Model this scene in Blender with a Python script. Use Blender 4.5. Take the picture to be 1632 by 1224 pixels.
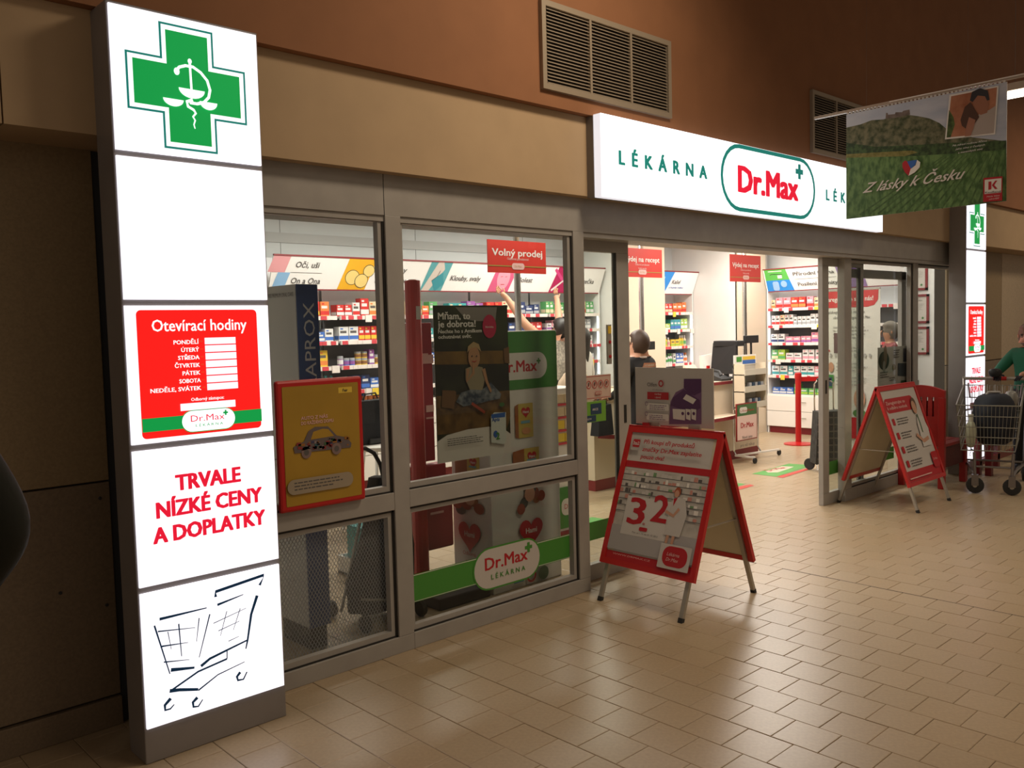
import bpy, bmesh, math, random
from mathutils import Vector, Matrix
for o in list(bpy.data.objects): bpy.data.objects.remove(o, do_unlink=True)
R = random.Random(7)
SC = bpy.context.scene
COL = SC.collection
PI = math.pi
# ------------------------------------------------------------------ camera
F, YAW, PIT, ROL, H = 1393.26, 0.750444, 0.0632527, -0.0263009, 1.65
_f = Vector((math.sin(YAW)*math.cos(PIT), math.cos(YAW)*math.cos(PIT), -math.sin(PIT)))
_r = Vector((math.cos(YAW), -math.sin(YAW), 0)); _u = _r.cross(_f)
_c, _s = math.cos(ROL), math.sin(ROL)
_r, _u = _c*_r+_s*_u, -_s*_r+_c*_u
CAM = Vector((0, 0, H))
cd = bpy.data.cameras.new('camera'); co = bpy.data.objects.new('camera', cd); COL.objects.link(co)
cd.sensor_width = 36; cd.lens = F/1632*36; cd.clip_start = .05
m = Matrix((_r, _u, -_f)).transposed().to_4x4(); m.translation = CAM
co.matrix_world = m; SC.camera = co
# ------------------------------------------------------------------ world, exposure, lights
w = bpy.data.worlds.new('world'); SC.world = w; w.use_nodes = True
w.node_tree.nodes['Background'].inputs[0].default_value = (.55, .43, .32, 1)
w.node_tree.nodes['Background'].inputs[1].default_value = .40
SC.view_settings.view_transform = 'Standard'; SC.view_settings.look = 'None'
SC.view_settings.exposure = 0; SC.view_settings.gamma = 1; SC.view_settings.use_curve_mapping = False
def area(name, loc, target, sx, sy, power, col, spread=180):
    l = bpy.data.lights.new(name, 'AREA'); l.shape = 'RECTANGLE'; l.size = sx; l.size_y = sy
    l.energy = power; l.color = col; l.spread = math.radians(spread)
    o = bpy.data.objects.new(name, l); COL.objects.link(o); o.location = loc
    o.rotation_euler = (Vector(target)-Vector(loc)).to_track_quat('-Z', 'Y').to_euler(); return o
WARM = (1, .80, .58)
area('mall_light', (3.9, 1.7, 4.4), (3.2, 3.5, 2.2), .9, .5, 27, WARM, 130)
area('mall_light', (7.5, .6, 4.6), (7.0, 1.4, 0), 1.6, .6, 24, WARM, 110)
area('mall_light', (12.0, 1.3, 4.4), (11.8, 3.3, .6), 1.2, .6, 17, WARM, 110)  # unseen fill light, added to brighten the far right wall
area('mall_light', (3.8, -.8, 4.6), (3.8, .6, 0), 1.6, .8, 20, WARM, 110)
for lx, ly, p in ((4.6, 6.5, 86), (7.2, 6.7, 86), (8.4, 4.9, 62), (10.3, 6.3, 72), (5.2, 4.7, 30), (10.9, 4.5, 26)):
    area('shop_lamp', (lx, ly, 2.9), (lx, ly+.1, 0), 1.8, .5, p, (1, .93, .84))
# ------------------------------------------------------------------ pixel -> world on a known plane
def ray(x, y): return (_f*F+_r*(x-816)+_u*(612-y)).normalized()
def WY(x, y, Y): d = ray(x, y); return CAM+d*(Y/d.y)
def WX(x, y, X): d = ray(x, y); return CAM+d*(X/d.x)
def WZ(x, y, Z=0.): d = ray(x, y); return CAM+d*((Z-H)/d.z)
# ------------------------------------------------------------------ materials
MATS = {}
def mat(name, col, rough=.5, metal=0, emit=0, noise=0, nscale=30, bump=0, spec=None, ecol=None):
    if name in MATS: return MATS[name]
    M = bpy.data.materials.new(name); M.use_nodes = True; nt = M.node_tree; b = nt.nodes['Principled BSDF']
    b.inputs['Base Color'].default_value = (*col, 1); b.inputs['Roughness'].default_value = rough
    b.inputs['Metallic'].default_value = metal
    if spec is not None: b.inputs['Specular IOR Level'].default_value = spec
    if emit:
        b.inputs['Emission Color'].default_value = (*(ecol or col), 1); b.inputs['Emission Strength'].default_value = emit
    if noise or bump:
        tc = nt.nodes.new('ShaderNodeTexCoord'); nz = nt.nodes.new('ShaderNodeTexNoise')
        nz.inputs['Scale'].default_value = nscale; nz.inputs['Detail'].default_value = 4
        nt.links.new(tc.outputs['Object'], nz.inputs['Vector'])
        if noise:
            mx = nt.nodes.new('ShaderNodeMapRange'); mx.inputs[1].default_value = .3; mx.inputs[2].default_value = .7
            mx.inputs[3].default_value = 1-noise; mx.inputs[4].default_value = 1+noise
            nt.links.new(nz.outputs[0], mx.inputs[0])
            vm = nt.nodes.new('ShaderNodeVectorMath'); vm.operation = 'SCALE'; vm.inputs[0].default_value = col
            nt.links.new(mx.outputs[0], vm.inputs['Scale']); nt.links.new(vm.outputs[0], b.inputs['Base Color'])
        if bump:
            bp = nt.nodes.new('ShaderNodeBump'); bp.inputs['Strength'].default_value = bump; bp.inputs['Distance'].default_value = .01
            nt.links.new(nz.outputs[0], bp.inputs['Height']); nt.links.new(bp.outputs[0], b.inputs['Normal'])
    MATS[name] = M; return M
def lit(name, col, s):  # backlit print
    return mat(name, col, .4, 0, s, spec=.2)
def photo(name, c1, c2, scale, thr=.5, soft=.15, stretch=(1, 1, 1), emit=0):
    if name in MATS: return MATS[name]
    M = bpy.data.materials.new(name); M.use_nodes = True; nt = M.node_tree; b = nt.nodes['Principled BSDF']
    tc = nt.nodes.new('ShaderNodeTexCoord'); mp = nt.nodes.new('ShaderNodeMapping'); mp.inputs['Scale'].default_value = stretch
    nz = nt.nodes.new('ShaderNodeTexNoise'); nz.inputs['Scale'].default_value = scale; nz.inputs['Detail'].default_value = 6
    cr = nt.nodes.new('ShaderNodeValToRGB'); cr.color_ramp.elements[0].position = thr-soft; cr.color_ramp.elements[1].position = thr+soft
    cr.color_ramp.elements[0].color = (*c1, 1); cr.color_ramp.elements[1].color = (*c2, 1)
    nt.links.new(tc.outputs['Object'], mp.inputs[0]); nt.links.new(mp.outputs[0], nz.inputs['Vector'])
    nt.links.new(nz.outputs[0], cr.inputs[0]); nt.links.new(cr.outputs[0], b.inputs['Base Color'])
    b.inputs['Roughness'].default_value = .45
    MATS[name] = M; return M
def glass(name, tint, gl=.06, fres=True):
    M = bpy.data.materials.new(name); M.use_nodes = True; nt = M.node_tree; nt.nodes.clear()
    out = nt.nodes.new('ShaderNodeOutputMaterial'); tr = nt.nodes.new('ShaderNodeBsdfTransparent'); g = nt.nodes.new('ShaderNodeBsdfGlossy')
    tr.inputs[0].default_value = (*tint, 1); g.inputs['Roughness'].default_value = .03
    mx = nt.nodes.new('ShaderNodeMixShader'); fr = nt.nodes.new('ShaderNodeLayerWeight'); fr.inputs[0].default_value = .5
    pw = nt.nodes.new('ShaderNodeMath'); pw.operation = 'POWER'; pw.inputs[1].default_value = 5; nt.links.new(fr.outputs['Facing'], pw.inputs[0])
    ma = nt.nodes.new('ShaderNodeMath'); ma.operation = 'MULTIPLY_ADD'; ma.inputs[1].default_value = .40; ma.inputs[2].default_value = .025; nt.links.new(pw.outputs[0], ma.inputs[0])
    nt.links.new(ma.outputs[0], mx.inputs[0]); nt.links.new(tr.outputs[0], mx.inputs[1]); nt.links.new(g.outputs[0], mx.inputs[2])
    nt.links.new(mx.outputs[0], out.inputs[0]); return M
def meshfilm():
    M = bpy.data.materials.new('perforated_film'); M.use_nodes = True; nt = M.node_tree; nt.nodes.clear()
    out = nt.nodes.new('ShaderNodeOutputMaterial'); tr = nt.nodes.new('ShaderNodeBsdfTransparent'); df = nt.nodes.new('ShaderNodeBsdfDiffuse')
    df.inputs[0].default_value = (.52, .51, .55, 1); mx = nt.nodes.new('ShaderNodeMixShader')
    tc = nt.nodes.new('ShaderNodeTexCoord'); sp = nt.nodes.new('ShaderNodeSeparateXYZ'); nt.links.new(tc.outputs['Object'], sp.inputs[0])
    def mth(op, a, bb=None):
        n = nt.nodes.new('ShaderNodeMath'); n.operation = op
        for i, q in enumerate((a, bb)):
            if q is None: continue
            if isinstance(q, (int, float)): n.inputs[i].default_value = q
            else: nt.links.new(q, n.inputs[i])
        return n.outputs[0]
    X, Z = sp.outputs[0], sp.outputs[2]
    a = mth('ABSOLUTE', mth('SINE', mth('ADD', mth('MULTIPLY', X, 170.), mth('MULTIPLY', Z, 105.))))
    b = mth('ABSOLUTE', mth('SINE', mth('SUBTRACT', mth('MULTIPLY', X, 170.), mth('MULTIPLY', Z, 105.))))
    k = mth('LESS_THAN', mth('MINIMUM', a, b), .34)
    k = mth('ADD', mth('MULTIPLY', k, .50), .12)
    nt.links.new(k, mx.inputs[0]); nt.links.new(tr.outputs[0], mx.inputs[1]); nt.links.new(df.outputs[0], mx.inputs[2])
    nt.links.new(mx.outputs[0], out.inputs[0]); return M
METAL = mat('frame_metal', (.345, .325, .30), .5, .05, noise=.06, nscale=8)
METAL2 = mat('pylon_metal', (.27, .25, .245), .45, .3, noise=.05, nscale=6)
GASK = mat('black_gasket', (.012, .011, .01), .6)
BEIGE = mat('beige_plaster', (.47, .335, .20), .8, noise=.04, nscale=5, bump=.05)
BROWN = mat('brown_plaster', (.285, .125, .055), .85, noise=.06, nscale=4, bump=.08)
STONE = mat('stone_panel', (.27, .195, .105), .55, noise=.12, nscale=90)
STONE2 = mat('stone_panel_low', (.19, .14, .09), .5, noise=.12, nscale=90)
WHITE = mat('white_laminate', (.80, .77, .72), .4)
WALLW = mat('white_wall', (.78, .78, .76), .7, noise=.02, nscale=3)
CREAM = mat('cream_laminate', (.68, .58, .44), .45)
GREYG = mat('pale_grey_wall', (.55, .58, .58), .6)
RED = mat('red_paint', (.50, .012, .012), .35)
DRED = mat('dark_red_laminate', (.20, .012, .018), .4)
GREEN = mat('green_print', (.06, .26, .035), .5)
CHROME = mat('chrome', (.75, .75, .75), .18, 1)
ALU = mat('brushed_aluminium', (.42, .39, .34), .4, .6)
BLACK = mat('black_plastic', (.012, .012, .013), .45)
RUBB = mat('dark_rubber', (.02, .02, .02), .7)
CLOTHB = mat('black_fabric', (.010, .011, .014), .9, noise=.3, nscale=40, bump=.3)
PAPER = mat('white_paper', (.68, .65, .60), .5)
SKIN = mat('skin', (.50, .26, .16), .55)
G1 = glass('clear_glass', (.82, .84, .83)); G2 = glass('door_glass', (.80, .83, .80))
FILM = meshfilm()
# ------------------------------------------------------------------ builders
class B:
    def __init__(s): s.v = []; s.f = []; s.m = []; s.ms = []
    def mi(s, mt):
        if mt not in s.ms: s.ms.append(mt)
        return s.ms.index(mt)
    def add(s, vs, fs, mt):
        o = len(s.v); s.v += [tuple(x) for x in vs]; k = s.mi(mt)
        for f in fs: s.f.append([o+i for i in f]); s.m.append(k)
        return s
    def box(s, x0, x1, y0, y1, z0, z1, mt, bev=0):
        if bev:
            bm = bmesh.new(); bmesh.ops.create_cube(bm, size=1)
            for v in bm.verts: v.co = Vector((v.co.x*(x1-x0)+(x0+x1)/2, v.co.y*(y1-y0)+(y0+y1)/2, v.co.z*(z1-z0)+(z0+z1)/2))
            bmesh.ops.bevel(bm, geom=bm.edges[:], offset=bev, segments=2, affect='EDGES', profile=.5)
            bm.verts.index_update(); s.add([v.co[:] for v in bm.verts], [[v.index for v in f.verts] for f in bm.faces], mt); bm.free(); return s
        vs = [(x, y, z) for z in (z0, z1) for y in (y0, y1) for x in (x0, x1)]
        return s.add(vs, [(0, 2, 3, 1), (4, 5, 7, 6), (0, 1, 5, 4), (2, 6, 7, 3), (0, 4, 6, 2), (1, 3, 7, 5)], mt)
    def hexa(s, p, mt):  # 8 points: bottom 4 ccw, top 4 ccw
        return s.add(p, [(3, 2, 1, 0), (4, 5, 6, 7), (0, 1, 5, 4), (1, 2, 6, 5), (2, 3, 7, 6), (3, 0, 4, 7)], mt)
    def bar(s, a, b, wx, wy, mt, up=(0, 0, 1)):
        a, b = Vector(a), Vector(b); d = (b-a).normalized(); up = Vector(up)
        if abs(d.dot(up)) > .98: up = Vector((1, 0, 0))
        n = d.cross(up).normalized(); t = n.cross(d)
        P = [q+n*(sx*wx/2)+t*(sy*wy/2) for q in (a, b) for sx, sy in ((-1, -1), (1, -1), (1, 1), (-1, 1))]
        return s.hexa(P, mt)
    def tube(s, pts, r, mt, n=8, caps=True):
        pts = [Vector(p) for p in pts]; rs = r if isinstance(r, (list, tuple)) else [r]*len(pts)
        vs = []; N = None
        for i, p in enumerate(pts):
            d = (pts[min(i+1, len(pts)-1)]-pts[max(i-1, 0)]).normalized()
            if N is None:
                N = d.cross(Vector((0, 0, 1)))
                if N.length < .05: N = d.cross(Vector((1, 0, 0)))
            N = (N-d*N.dot(d)).normalized(); T = d.cross(N)
            for k in range(n): a = 2*PI*k/n; vs.append(p+(N*math.cos(a)+T*math.sin(a))*rs[i])
        fs = [(i*n+k, i*n+(k+1) % n, (i+1)*n+(k+1) % n, (i+1)*n+k) for i in range(len(pts)-1) for k in range(n)]
        if caps: fs += [tuple(range(n))[::-1], tuple(range((len(pts)-1)*n, len(pts)*n))]
        return s.add(vs, fs, mt)
    def lathe(s, prof, mt, c=(0, 0, 0), n=20, sx=1, sy=1, axis=None):
        vs = []
        for r_, z in prof:
            for k in range(n):
                a = 2*PI*k/n; q = Vector((r_*math.cos(a)*sx, r_*math.sin(a)*sy, z))
                if axis is not None: q = axis @ q
                vs.append(q+Vector(c))
        L = len(prof)
        fs = [(i*n+k, i*n+(k+1) % n, (i+1)*n+(k+1) % n, (i+1)*n+k) for i in range(L-1) for k in range(n)]
        fs += [tuple(range(n))[::-1], tuple(range((L-1)*n, L*n))]
        return s.add(vs, fs, mt)
    def build(s, name, parent=None, smooth=False, **kw):
        me = bpy.data.meshes.new(name); me.from_pydata(s.v, [], s.f)
        for x in s.ms: me.materials.append(x)
        me.polygons.foreach_set('material_index', s.m)
        if smooth: me.polygons.foreach_set('use_smooth', [True]*len(s.f))
        me.update(); return link(name, me, parent, **kw)
def link(name, me, parent=None, label=None, cat=None, group=None, kind=None, loc=None):
    o = bpy.data.objects.new(name, me); COL.objects.link(o)
    if loc: o.location = loc
    if parent is not None:
        o.parent = parent
        if parent.type == 'EMPTY' or True: o.matrix_parent_inverse = Matrix.Translation(parent.matrix_basis.translation).inverted() if parent.parent is None else Matrix.Identity(4)
    if label: o['label'] = label
    if cat: o['category'] = cat
    if group: o['group'] = group
    if kind: o['kind'] = kind
    return o
def E(name, label, cat, loc=(0, 0, 0), group=None, kind=None):
    return link(name, None, None, label, cat, group, kind, loc)
# ---- flat print
_tx = {}
def glyphs(s_, bold, ital):
    k = (s_, bold, ital)
    if k in _tx: return _tx[k]
    c = bpy.data.curves.new('t', 'FONT'); c.body = s_; c.size = 1; c.offset = bold; c.resolution_u = 2; c.shear = ital
    c.fill_mode = 'FRONT' if hasattr(c, 'fill_mode') else c.fill_mode
    o = bpy.data.objects.new('t', c); me = o.to_mesh()
    v = [(q.co.x, q.co.y) for q in me.vertices]; f = [tuple(p.vertices) for p in me.polygons]
    o.to_mesh_clear(); bpy.data.objects.remove(o); bpy.data.curves.remove(c)
    if not v: v = [(0, 0)]
    x0 = min(q[0] for q in v); x1 = max(q[0] for q in v)
    _tx[k] = ([(q[0]-x0, q[1]) for q in v], f, x1-x0); return _tx[k]
class Pr:
    """flat print on the plane O,U,V"""
    def __init__(s, O, U, V, eps=.0006):
        s.O, s.U, s.V = Vector(O), Vector(U).normalized(), Vector(V).normalized(); s.N = s.U.cross(s.V); s.b = B(); s.e = eps; s.l = 1; s.clip = None
    def q(s, x, y):
        d = ray(x, y); t = (s.O-CAM).dot(s.N)/d.dot(s.N); p = CAM+d*t-s.O; return (p.dot(s.U), p.dot(s.V))
    def put(s, pts, fs, mt, l):
        if s.clip: c = s.clip; pts = [(min(c[2], max(c[0], a)), min(c[3], max(c[1], b))) for a, b in pts]
        o = s.O+s.N*(s.e*l); s.b.add([o+s.U*a+s.V*b for a, b in pts], fs, mt)
    def poly(s, pts, mt, l=None):
        if l is None: s.l += 1; l = s.l
        s.put(pts, [tuple(range(len(pts)))], mt, l); return s
    def rect(s, a0, b0, a1, b1, mt, l=None): return s.poly([(a0, b0), (a1, b0), (a1, b1), (a0, b1)], mt, l)
    def pxp(s, pts, mt, l=None): return s.poly([s.q(*p) for p in pts], mt, l)
    def ell(s, cx, cy, rx, ry, mt, l=None, n=20, a0=0, a1=2*PI, slant=0):
        return s.poly([(cx+rx*math.cos(a0+(a1-a0)*k/n)+slant*ry*math.sin(a0+(a1-a0)*k/n), cy+ry*math.sin(a0+(a1-a0)*k/n)) for k in range(n+(a1-a0 < 6))], mt, l)
    def rr(s, a0, b0, a1, b1, r, mt, l=None):
        P = []
        for cx, cy, t in ((a1-r, b1-r, 0), (a0+r, b1-r, 1), (a0+r, b0+r, 2), (a1-r, b0+r, 3)):
            for k in range(7): a = PI/2*(t+k/6); P.append((cx+r*math.cos(a), cy+r*math.sin(a)))
        return s.poly(P, mt, l)
    def line(s, pts, w_, mt, l=None, w1=None, closed=False):
        if l is None: s.l += 1; l = s.l
        n = len(pts); w1 = w_ if w1 is None else w1; L = []; Rr = []
        for i, p in enumerate(pts):
            a = pts[i-1] if (i or closed) else p; c = pts[(i+1) % n] if (i < n-1 or closed) else p
            dx, dy = c[0]-a[0], c[1]-a[1]; d = math.hypot(dx, dy) or 1; ww = (w_+(w1-w_)*i/max(1, n-1))/2
            L.append((p[0]-dy/d*ww, p[1]+dx/d*ww)); Rr.append((p[0]+dy/d*ww, p[1]-dx/d*ww))
        e = n if closed else n-1
        s.put(L+Rr, [(i, n+i, n+(i+1) % n, (i+1) % n) for i in range(e)], mt, l); return s
    def ring(s, cx, cy, rx, ry, w_, mt, n=24): return s.line([(cx+rx*math.cos(2*PI*k/n), cy+ry*math.sin(2*PI*k/n)) for k in range(n)], w_, mt, closed=True)
    def text(s, t, u, v, h, mt, w_=None, al='l', bold=0, ital=0, maxw=None, slope=0):
        bb = bold; bold = 0
        vs, fs, W = glyphs(t, bold, ital); k = h/.727; kx = k if w_ is None else w_/max(W, 1e-3)
        if maxw and W*kx > maxw: kx = maxw/W
        o = -W*kx/2 if al == 'c' else (-W*kx if al == 'r' else 0); s.l += 1
        for i_, (ox, oy) in enumerate(((-bb, -bb*.4), (-bb, bb*.4), (0, bb*.5), (0, -bb*.5), (bb, bb*.4), (bb, -bb*.4)) if bb else ((0, 0),)):
            s.put([(u+o+(x+ox)*kx, v+(y+oy)*k+slope*(o+x*kx)) for x, y in vs], fs, mt, s.l+i_*.15)
        return s
    def pxt(s, t, p0, p1, h, mt, bold=.02, ital=0):
        a, b = s.q(*p0), s.q(*p1); return s.text(t, a[0], a[1], h, mt, w_=b[0]-a[0], bold=bold, ital=ital, slope=(b[1]-a[1])/(b[0]-a[0]))
    def lines(s, a0, a1, b, h, n, mt, gap=1.9):  # rows of fine print too small to read
        for i in range(n):
            a = a0; y = b-i*h*gap
            e = a1-(a1-a0)*R.random()*.3
            while a < e:
                wd = h*R.uniform(1.2, 4); s.rect(a, y, min(a+wd, e), y+h*.7, mt, s.l+1); a += wd+h*.6
        s.l += 1
    def done(s, name, parent=None, **kw): return s.b.build(name, parent, **kw)
def PY(Y, e=.0006): return Pr((0, Y, 0), (1, 0, 0), (0, 0, 1), e)
def PX(X, e=.0006): return Pr((X, 0, 0), (0, -1, 0), (0, 0, 1), e)
RT = mat('red_ink', (.45, .012, .02), .5); GT = mat('teal_ink', (.01, .16, .13), .5); GR = mat('grey_ink', (.10, .09, .085), .6)
WT = mat('white_ink', (.78, .75, .70), .5); DKI = mat('dark_ink', (.03, .03, .035), .6); GOLD = mat('gold_ink', (.35, .26, .05), .5); PINK = mat('pink_ink', (.75, .45, .42), .5)
YEL = mat('yellow_ink', (.75, .52, .06), .5); BLUI = mat('blue_ink', (.03, .12, .42), .5)
def capsule(p, cx, cy, w_, h, wm, gm, rm, sub=True, name='Dr.Max', bd=.02, ring=.012, sl=0):
    """the shop's oval sign: ring, name, plus"""
    def cap(a, b, l=None, mt=None):
        r = b/2; P = []
        for k in range(13): t = -PI/2+PI*k/12; P.append((cx+a/2-r+r*math.cos(t), cy+r*math.sin(t)))
        for k in range(13): t = PI/2+PI*k/12; P.append((cx-a/2+r+r*math.cos(t), cy+r*math.sin(t)))
        p.poly([(x, y+sl*(x-cx)) for x, y in P], mt)
    cap(w_, h, None, gm); cap(w_-2*ring, h-2*ring, None, wm)
    th = h*(.30 if sub else .40)
    p.text(name, cx-w_*.02, cy-(h*.02 if sub else th*.5), th, rm, w_=w_*.62, al='c', bold=bd, slope=sl)
    k = h*.055; px, py = cx+w_*.31, cy+h*.27+sl*w_*.3
    p.rect(px-k*2.2, py-k*.75, px+k*2.2, py+k*.75, gm, p.l+1); p.rect(px-k*.75, py-k*2.2, px+k*.75, py+k*2.2, gm, p.l+2); p.l += 2
    if sub: p.text('L É K Á R N A', cx, cy-h*.26, h*.12, gm, w_=w_*.5, al='c', bold=.01, slope=sl)
# ================================================================== STRUCTURE
YF = 3.63
def S(name, b, parent=None, **kw):
    return b.build(name, parent, kind='structure', **kw) if parent is None else b.build(name, parent, **kw)
# floor: grout bed + tiles 0.2 m, courses along y, half bond
TW = .1993
TILE = mat('floor_tile', (.39, .30, .20), .33, noise=.07, nscale=60)
TILEV = [mat('floor_tile_%s' % n, c, .33, noise=.07, nscale=60) for n, c in (('a', (.395, .30, .19)), ('b', (.41, .312, .20)), ('c', (.40, .30, .187)))]
GROUT = mat('grout', (.17, .125, .085), .8)
fl = S('floor', B().box(-3, 16, -6, 9.2, -.06, -.004, GROUT))
X0, Y0 = 2.243, 3.496
def tile_geo(b, cx, cy, mt):
    g = .0011; h = TW/2-g; k = h-.0022; z0, z1 = -.004, .0; z1 += R.uniform(-.0006, .0004)
    P = [(cx+sx*h, cy+sy*h, z0) for sx, sy in ((-1, -1), (1, -1), (1, 1), (-1, 1))]
    Q = [(cx+sx*h, cy+sy*h, z1-.0015) for sx, sy in ((-1, -1), (1, -1), (1, 1), (-1, 1))]
    T = [(cx+sx*k, cy+sy*k, z1) for sx, sy in ((-1, -1), (1, -1), (1, 1), (-1, 1))]
    b.add(P+Q+T, [(8, 9, 10, 11)]+[(i, (i+1) % 4, 4+(i+1) % 4, 4+i) for i in range(4)]+[(4+i, 4+(i+1) % 4, 8+(i+1) % 4, 8+i) for i in range(4)], mt)
tl = []
for i in range(-26, 70):
    for j in range(-50, 30):
        cx = X0+TW*(i+.5); cy = Y0+TW*(j+(.5 if i % 2 else 0))
        if not (-2.9 < cx < 15.9 and -5.9 < cy < 8.9): continue
        d = Vector((cx, cy, 0))-CAM; k = d.dot(_f)
        vis = k > .3 and abs(816+F*d.dot(_r)/k-816) < 870 and 612-F*d.dot(_u)/k < 1250
        tl.append((0 if vis and cy < 3.6 else 1, d.length, cx, cy))
tl.sort()
tm = {}
far = B()
for n, (v, dd, cx, cy) in enumerate(tl):
    c = R.randrange(3)
    if n < 298:
        if c not in tm:
            b = B(); tile_geo(b, 0, 0, TILEV[c]); me = b.build('tile', fl, loc=(cx, cy, 0)); tm[c] = me.data
        else: link('tile', tm[c], fl, loc=(cx, cy, R.uniform(-.0005, .0004)))
    else: tile_geo(far, cx, cy, TILEV[c])
far.build('tile_field', fl, kind='stuff')
# movement joint across the floor
B().box(5.228-.004, 5.228+.004, -6, 3.3, -.003, .0006, mat('joint_seal', (.05, .035, .025), .7)).build('joint_strip', fl)
# upper walls
wb = S('wall_upper', B().box(-2.5, 15, 3.51, 3.9, 2.90, 6.6, BROWN))
wc = S('wall_fascia', B().box(.862, 15, 3.56, 3.9, 2.432, 2.899, BEIGE).box(-2.5, .856, 3.56, 3.9, 2.432, 2.899, BEIGE))
S('ceiling', B().box(-2.5, 15, -6, 3.9, 6.6, 6.7, mat('mall_ceiling', (.10, .07, .05), .9)))
b = B().box(1.33, 10.3, YF, YF+.12, 2.23, 2.432, METAL).box(2.545, 2.549, YF-.0006, YF, 2.23, 2.432, GASK)
S('trim_1', b)
B().box(1.34, 10.28, YF+.01, 3.85, 2.2, 2.23, METAL).build('soffit', bpy.data.objects['trim_1'])
# left wall: stone panels
wl = S('wall_left', B().box(-2.5, 1.25, 3.88, 4.0, 0, 2.6, mat('wall_core', (.05, .04, .03), .9)))
for a, c in ((-2.4, -1.56), (-1.55, -.35), (-.34, .86), (.01+.86, 1.235)):
    pass
for a, c in ((-2.4, -.96), (-.95, 1.25)):
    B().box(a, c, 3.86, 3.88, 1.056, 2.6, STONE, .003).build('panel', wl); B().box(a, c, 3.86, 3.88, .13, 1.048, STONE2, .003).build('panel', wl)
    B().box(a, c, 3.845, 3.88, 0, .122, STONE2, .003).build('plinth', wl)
bb = B()
for x, z in ((159, 794), (170, 964), (181, 1134), (96, 945)):
    q_ = WY(x, z, 3.86); bb.lathe([(.007, 0), (.007, .003), (.004, .004)], DKI, (q_.x, 3.859, q_.z), 10, axis=Matrix.Rotation(PI/2, 3, 'X'))
bb.build('screw_heads', wl, kind='stuff')
S('trim_2', B().box(1.25, 1.40, 3.87, 3.93, 0, 2.43, mat('blue_grey_channel', (.045, .05, .06), .5)))
# right wall beyond the shop
wr = S('wall_right', B().box(10.32, 15, 3.88, 4.0, 0, 2.6, mat('wall_core', (.05, .04, .03), .9)))
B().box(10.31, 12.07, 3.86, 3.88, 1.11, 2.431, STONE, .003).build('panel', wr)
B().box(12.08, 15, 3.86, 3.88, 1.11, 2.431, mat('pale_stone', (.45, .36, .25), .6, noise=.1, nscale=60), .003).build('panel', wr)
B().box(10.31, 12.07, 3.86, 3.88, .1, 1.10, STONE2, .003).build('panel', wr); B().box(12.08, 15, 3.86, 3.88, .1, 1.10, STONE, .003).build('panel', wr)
# shop shell
S('wall_back', B().box(1.3, 12.2, 8.1, 8.2, 0, 3.0, GREYG))
ws = S('wall_side', B().box(11.86, 12.1, 3.88, 4.885, 0, 3.0, WALLW).box(12.05, 12.15, 4.885, 8.1, 0, 3.0, WALLW))
S('wall_inner_left', B().box(1.3, 1.36, 3.9, 8.1, 0, 3.0, WALLW))
S('ceiling_shop', B().box(1.3, 12.0, 3.75, 8.2, 3.0, 3.08, WALLW))
S('wall_corner', B().box(10.95, 11.0, 6.98, 8.1, 0, 3.0, WALLW).box(10.95, 11.72, 6.96, 7.0, 0, 3.0, CREAM).box(11.70, 11.735, 6.95, 7.01, 0, 3.0, METAL))
S('wall_pillar', B().box(8.93, 9.93, 7.5, 7.56, 0, 3.0, CREAM).box(9.93, 9.96, 7.5, 8.1, 0, 3.0, CREAM).box(8.9, 8.93, 7.4, 8.1, 0, 3.0, WALLW))
b = B()
for x in (4.4, 6.1, 7.8): b.box(x-.002, x+.002, 8.098, 8.1, 2.4, 3.0, GR)
S('trim_3', B().box(1.4, 8.9, 8.085, 8.1, 2.58, 2.68, mat('grey_band', (.42, .43, .42), .6)))
b.build('panel_joint', bpy.data.objects['wall_back'])
# ---- windows
def gask(b, x0, x1, z0, z1, y):
    t, e, r = .011, .007, .034
    b.box(x0, x1, y, y+e, z1-t, z1, GASK).box(x0, x1, y, y+e, z0, z0+t*.7, GASK).box(x0, x0+t*.6, y, y+e, z0, z1, GASK).box(x1-t, x1, y, y+e, z0, z1, GASK)
def reveal(b, x0, x1, z0, z1, y):
    r = .034
    b.box(x0, x1, y+.007, y+.045, z1-r, z1-.006, METAL).box(x0, x1, y+.007, y+.045, z0+.004, z0+r, METAL).box(x1-r, x1-.006, y+.007, y+.045, z0+r, z1-r, METAL).box(x0+.002, x0+r*.6, y+.007, y+.045, z0+r, z1-r, METAL)
def window(n, x0, x1, y, mid=None, post_r=.095, left=0, panes=(G1, G1), zb=.085, zt=2.23, zp=2.23):
    w_ = S('window_%d' % n, B().box(x0-left, x1+post_r, y, y+.07, 0, zb, METAL, .003))
    if left: B().box(x0-left, x0, y, y+.07, zb, zp, METAL, .003).build('post', w_)
    if post_r: B().box(x1, x1+post_r, y, y+.07, zb, zp, METAL, .003).build('post', w_)
    segs = [(zb, zt, panes[0])]
    if mid:
        B().box(x0, x1, y+.001, y+.07, mid[0], mid[1], METAL, .003).build('rail', w_)
        segs = [(zb, mid[0], panes[1]), (mid[1], zt, panes[0])]
    for a, c, g in segs:
        b = B(); gask(b, x0, x1, a, c, y+.012); b.build('gasket', w_); b = B(); reveal(b, x0, x1, a, c, y+.012); b.build('inner_frame', w_)
        B().box(x0+.01, x1-.01, y+.058, y+.064, a+.01, c-.01, g).build('pane', w_)
    return w_
w1 = window(1, 1.36, 2.55, YF, (.745, .835))
B().box(1.37, 2.54, YF+.068, YF+.069, .095, .74, FILM).build('film', w1)
w2 = window(2, 2.645, 3.921, YF, (.745, .835))
w3 = window(3, 7.68, 9.03, 3.70, None, left=.13, post_r=.11, zb=.11, zt=2.2)
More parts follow.
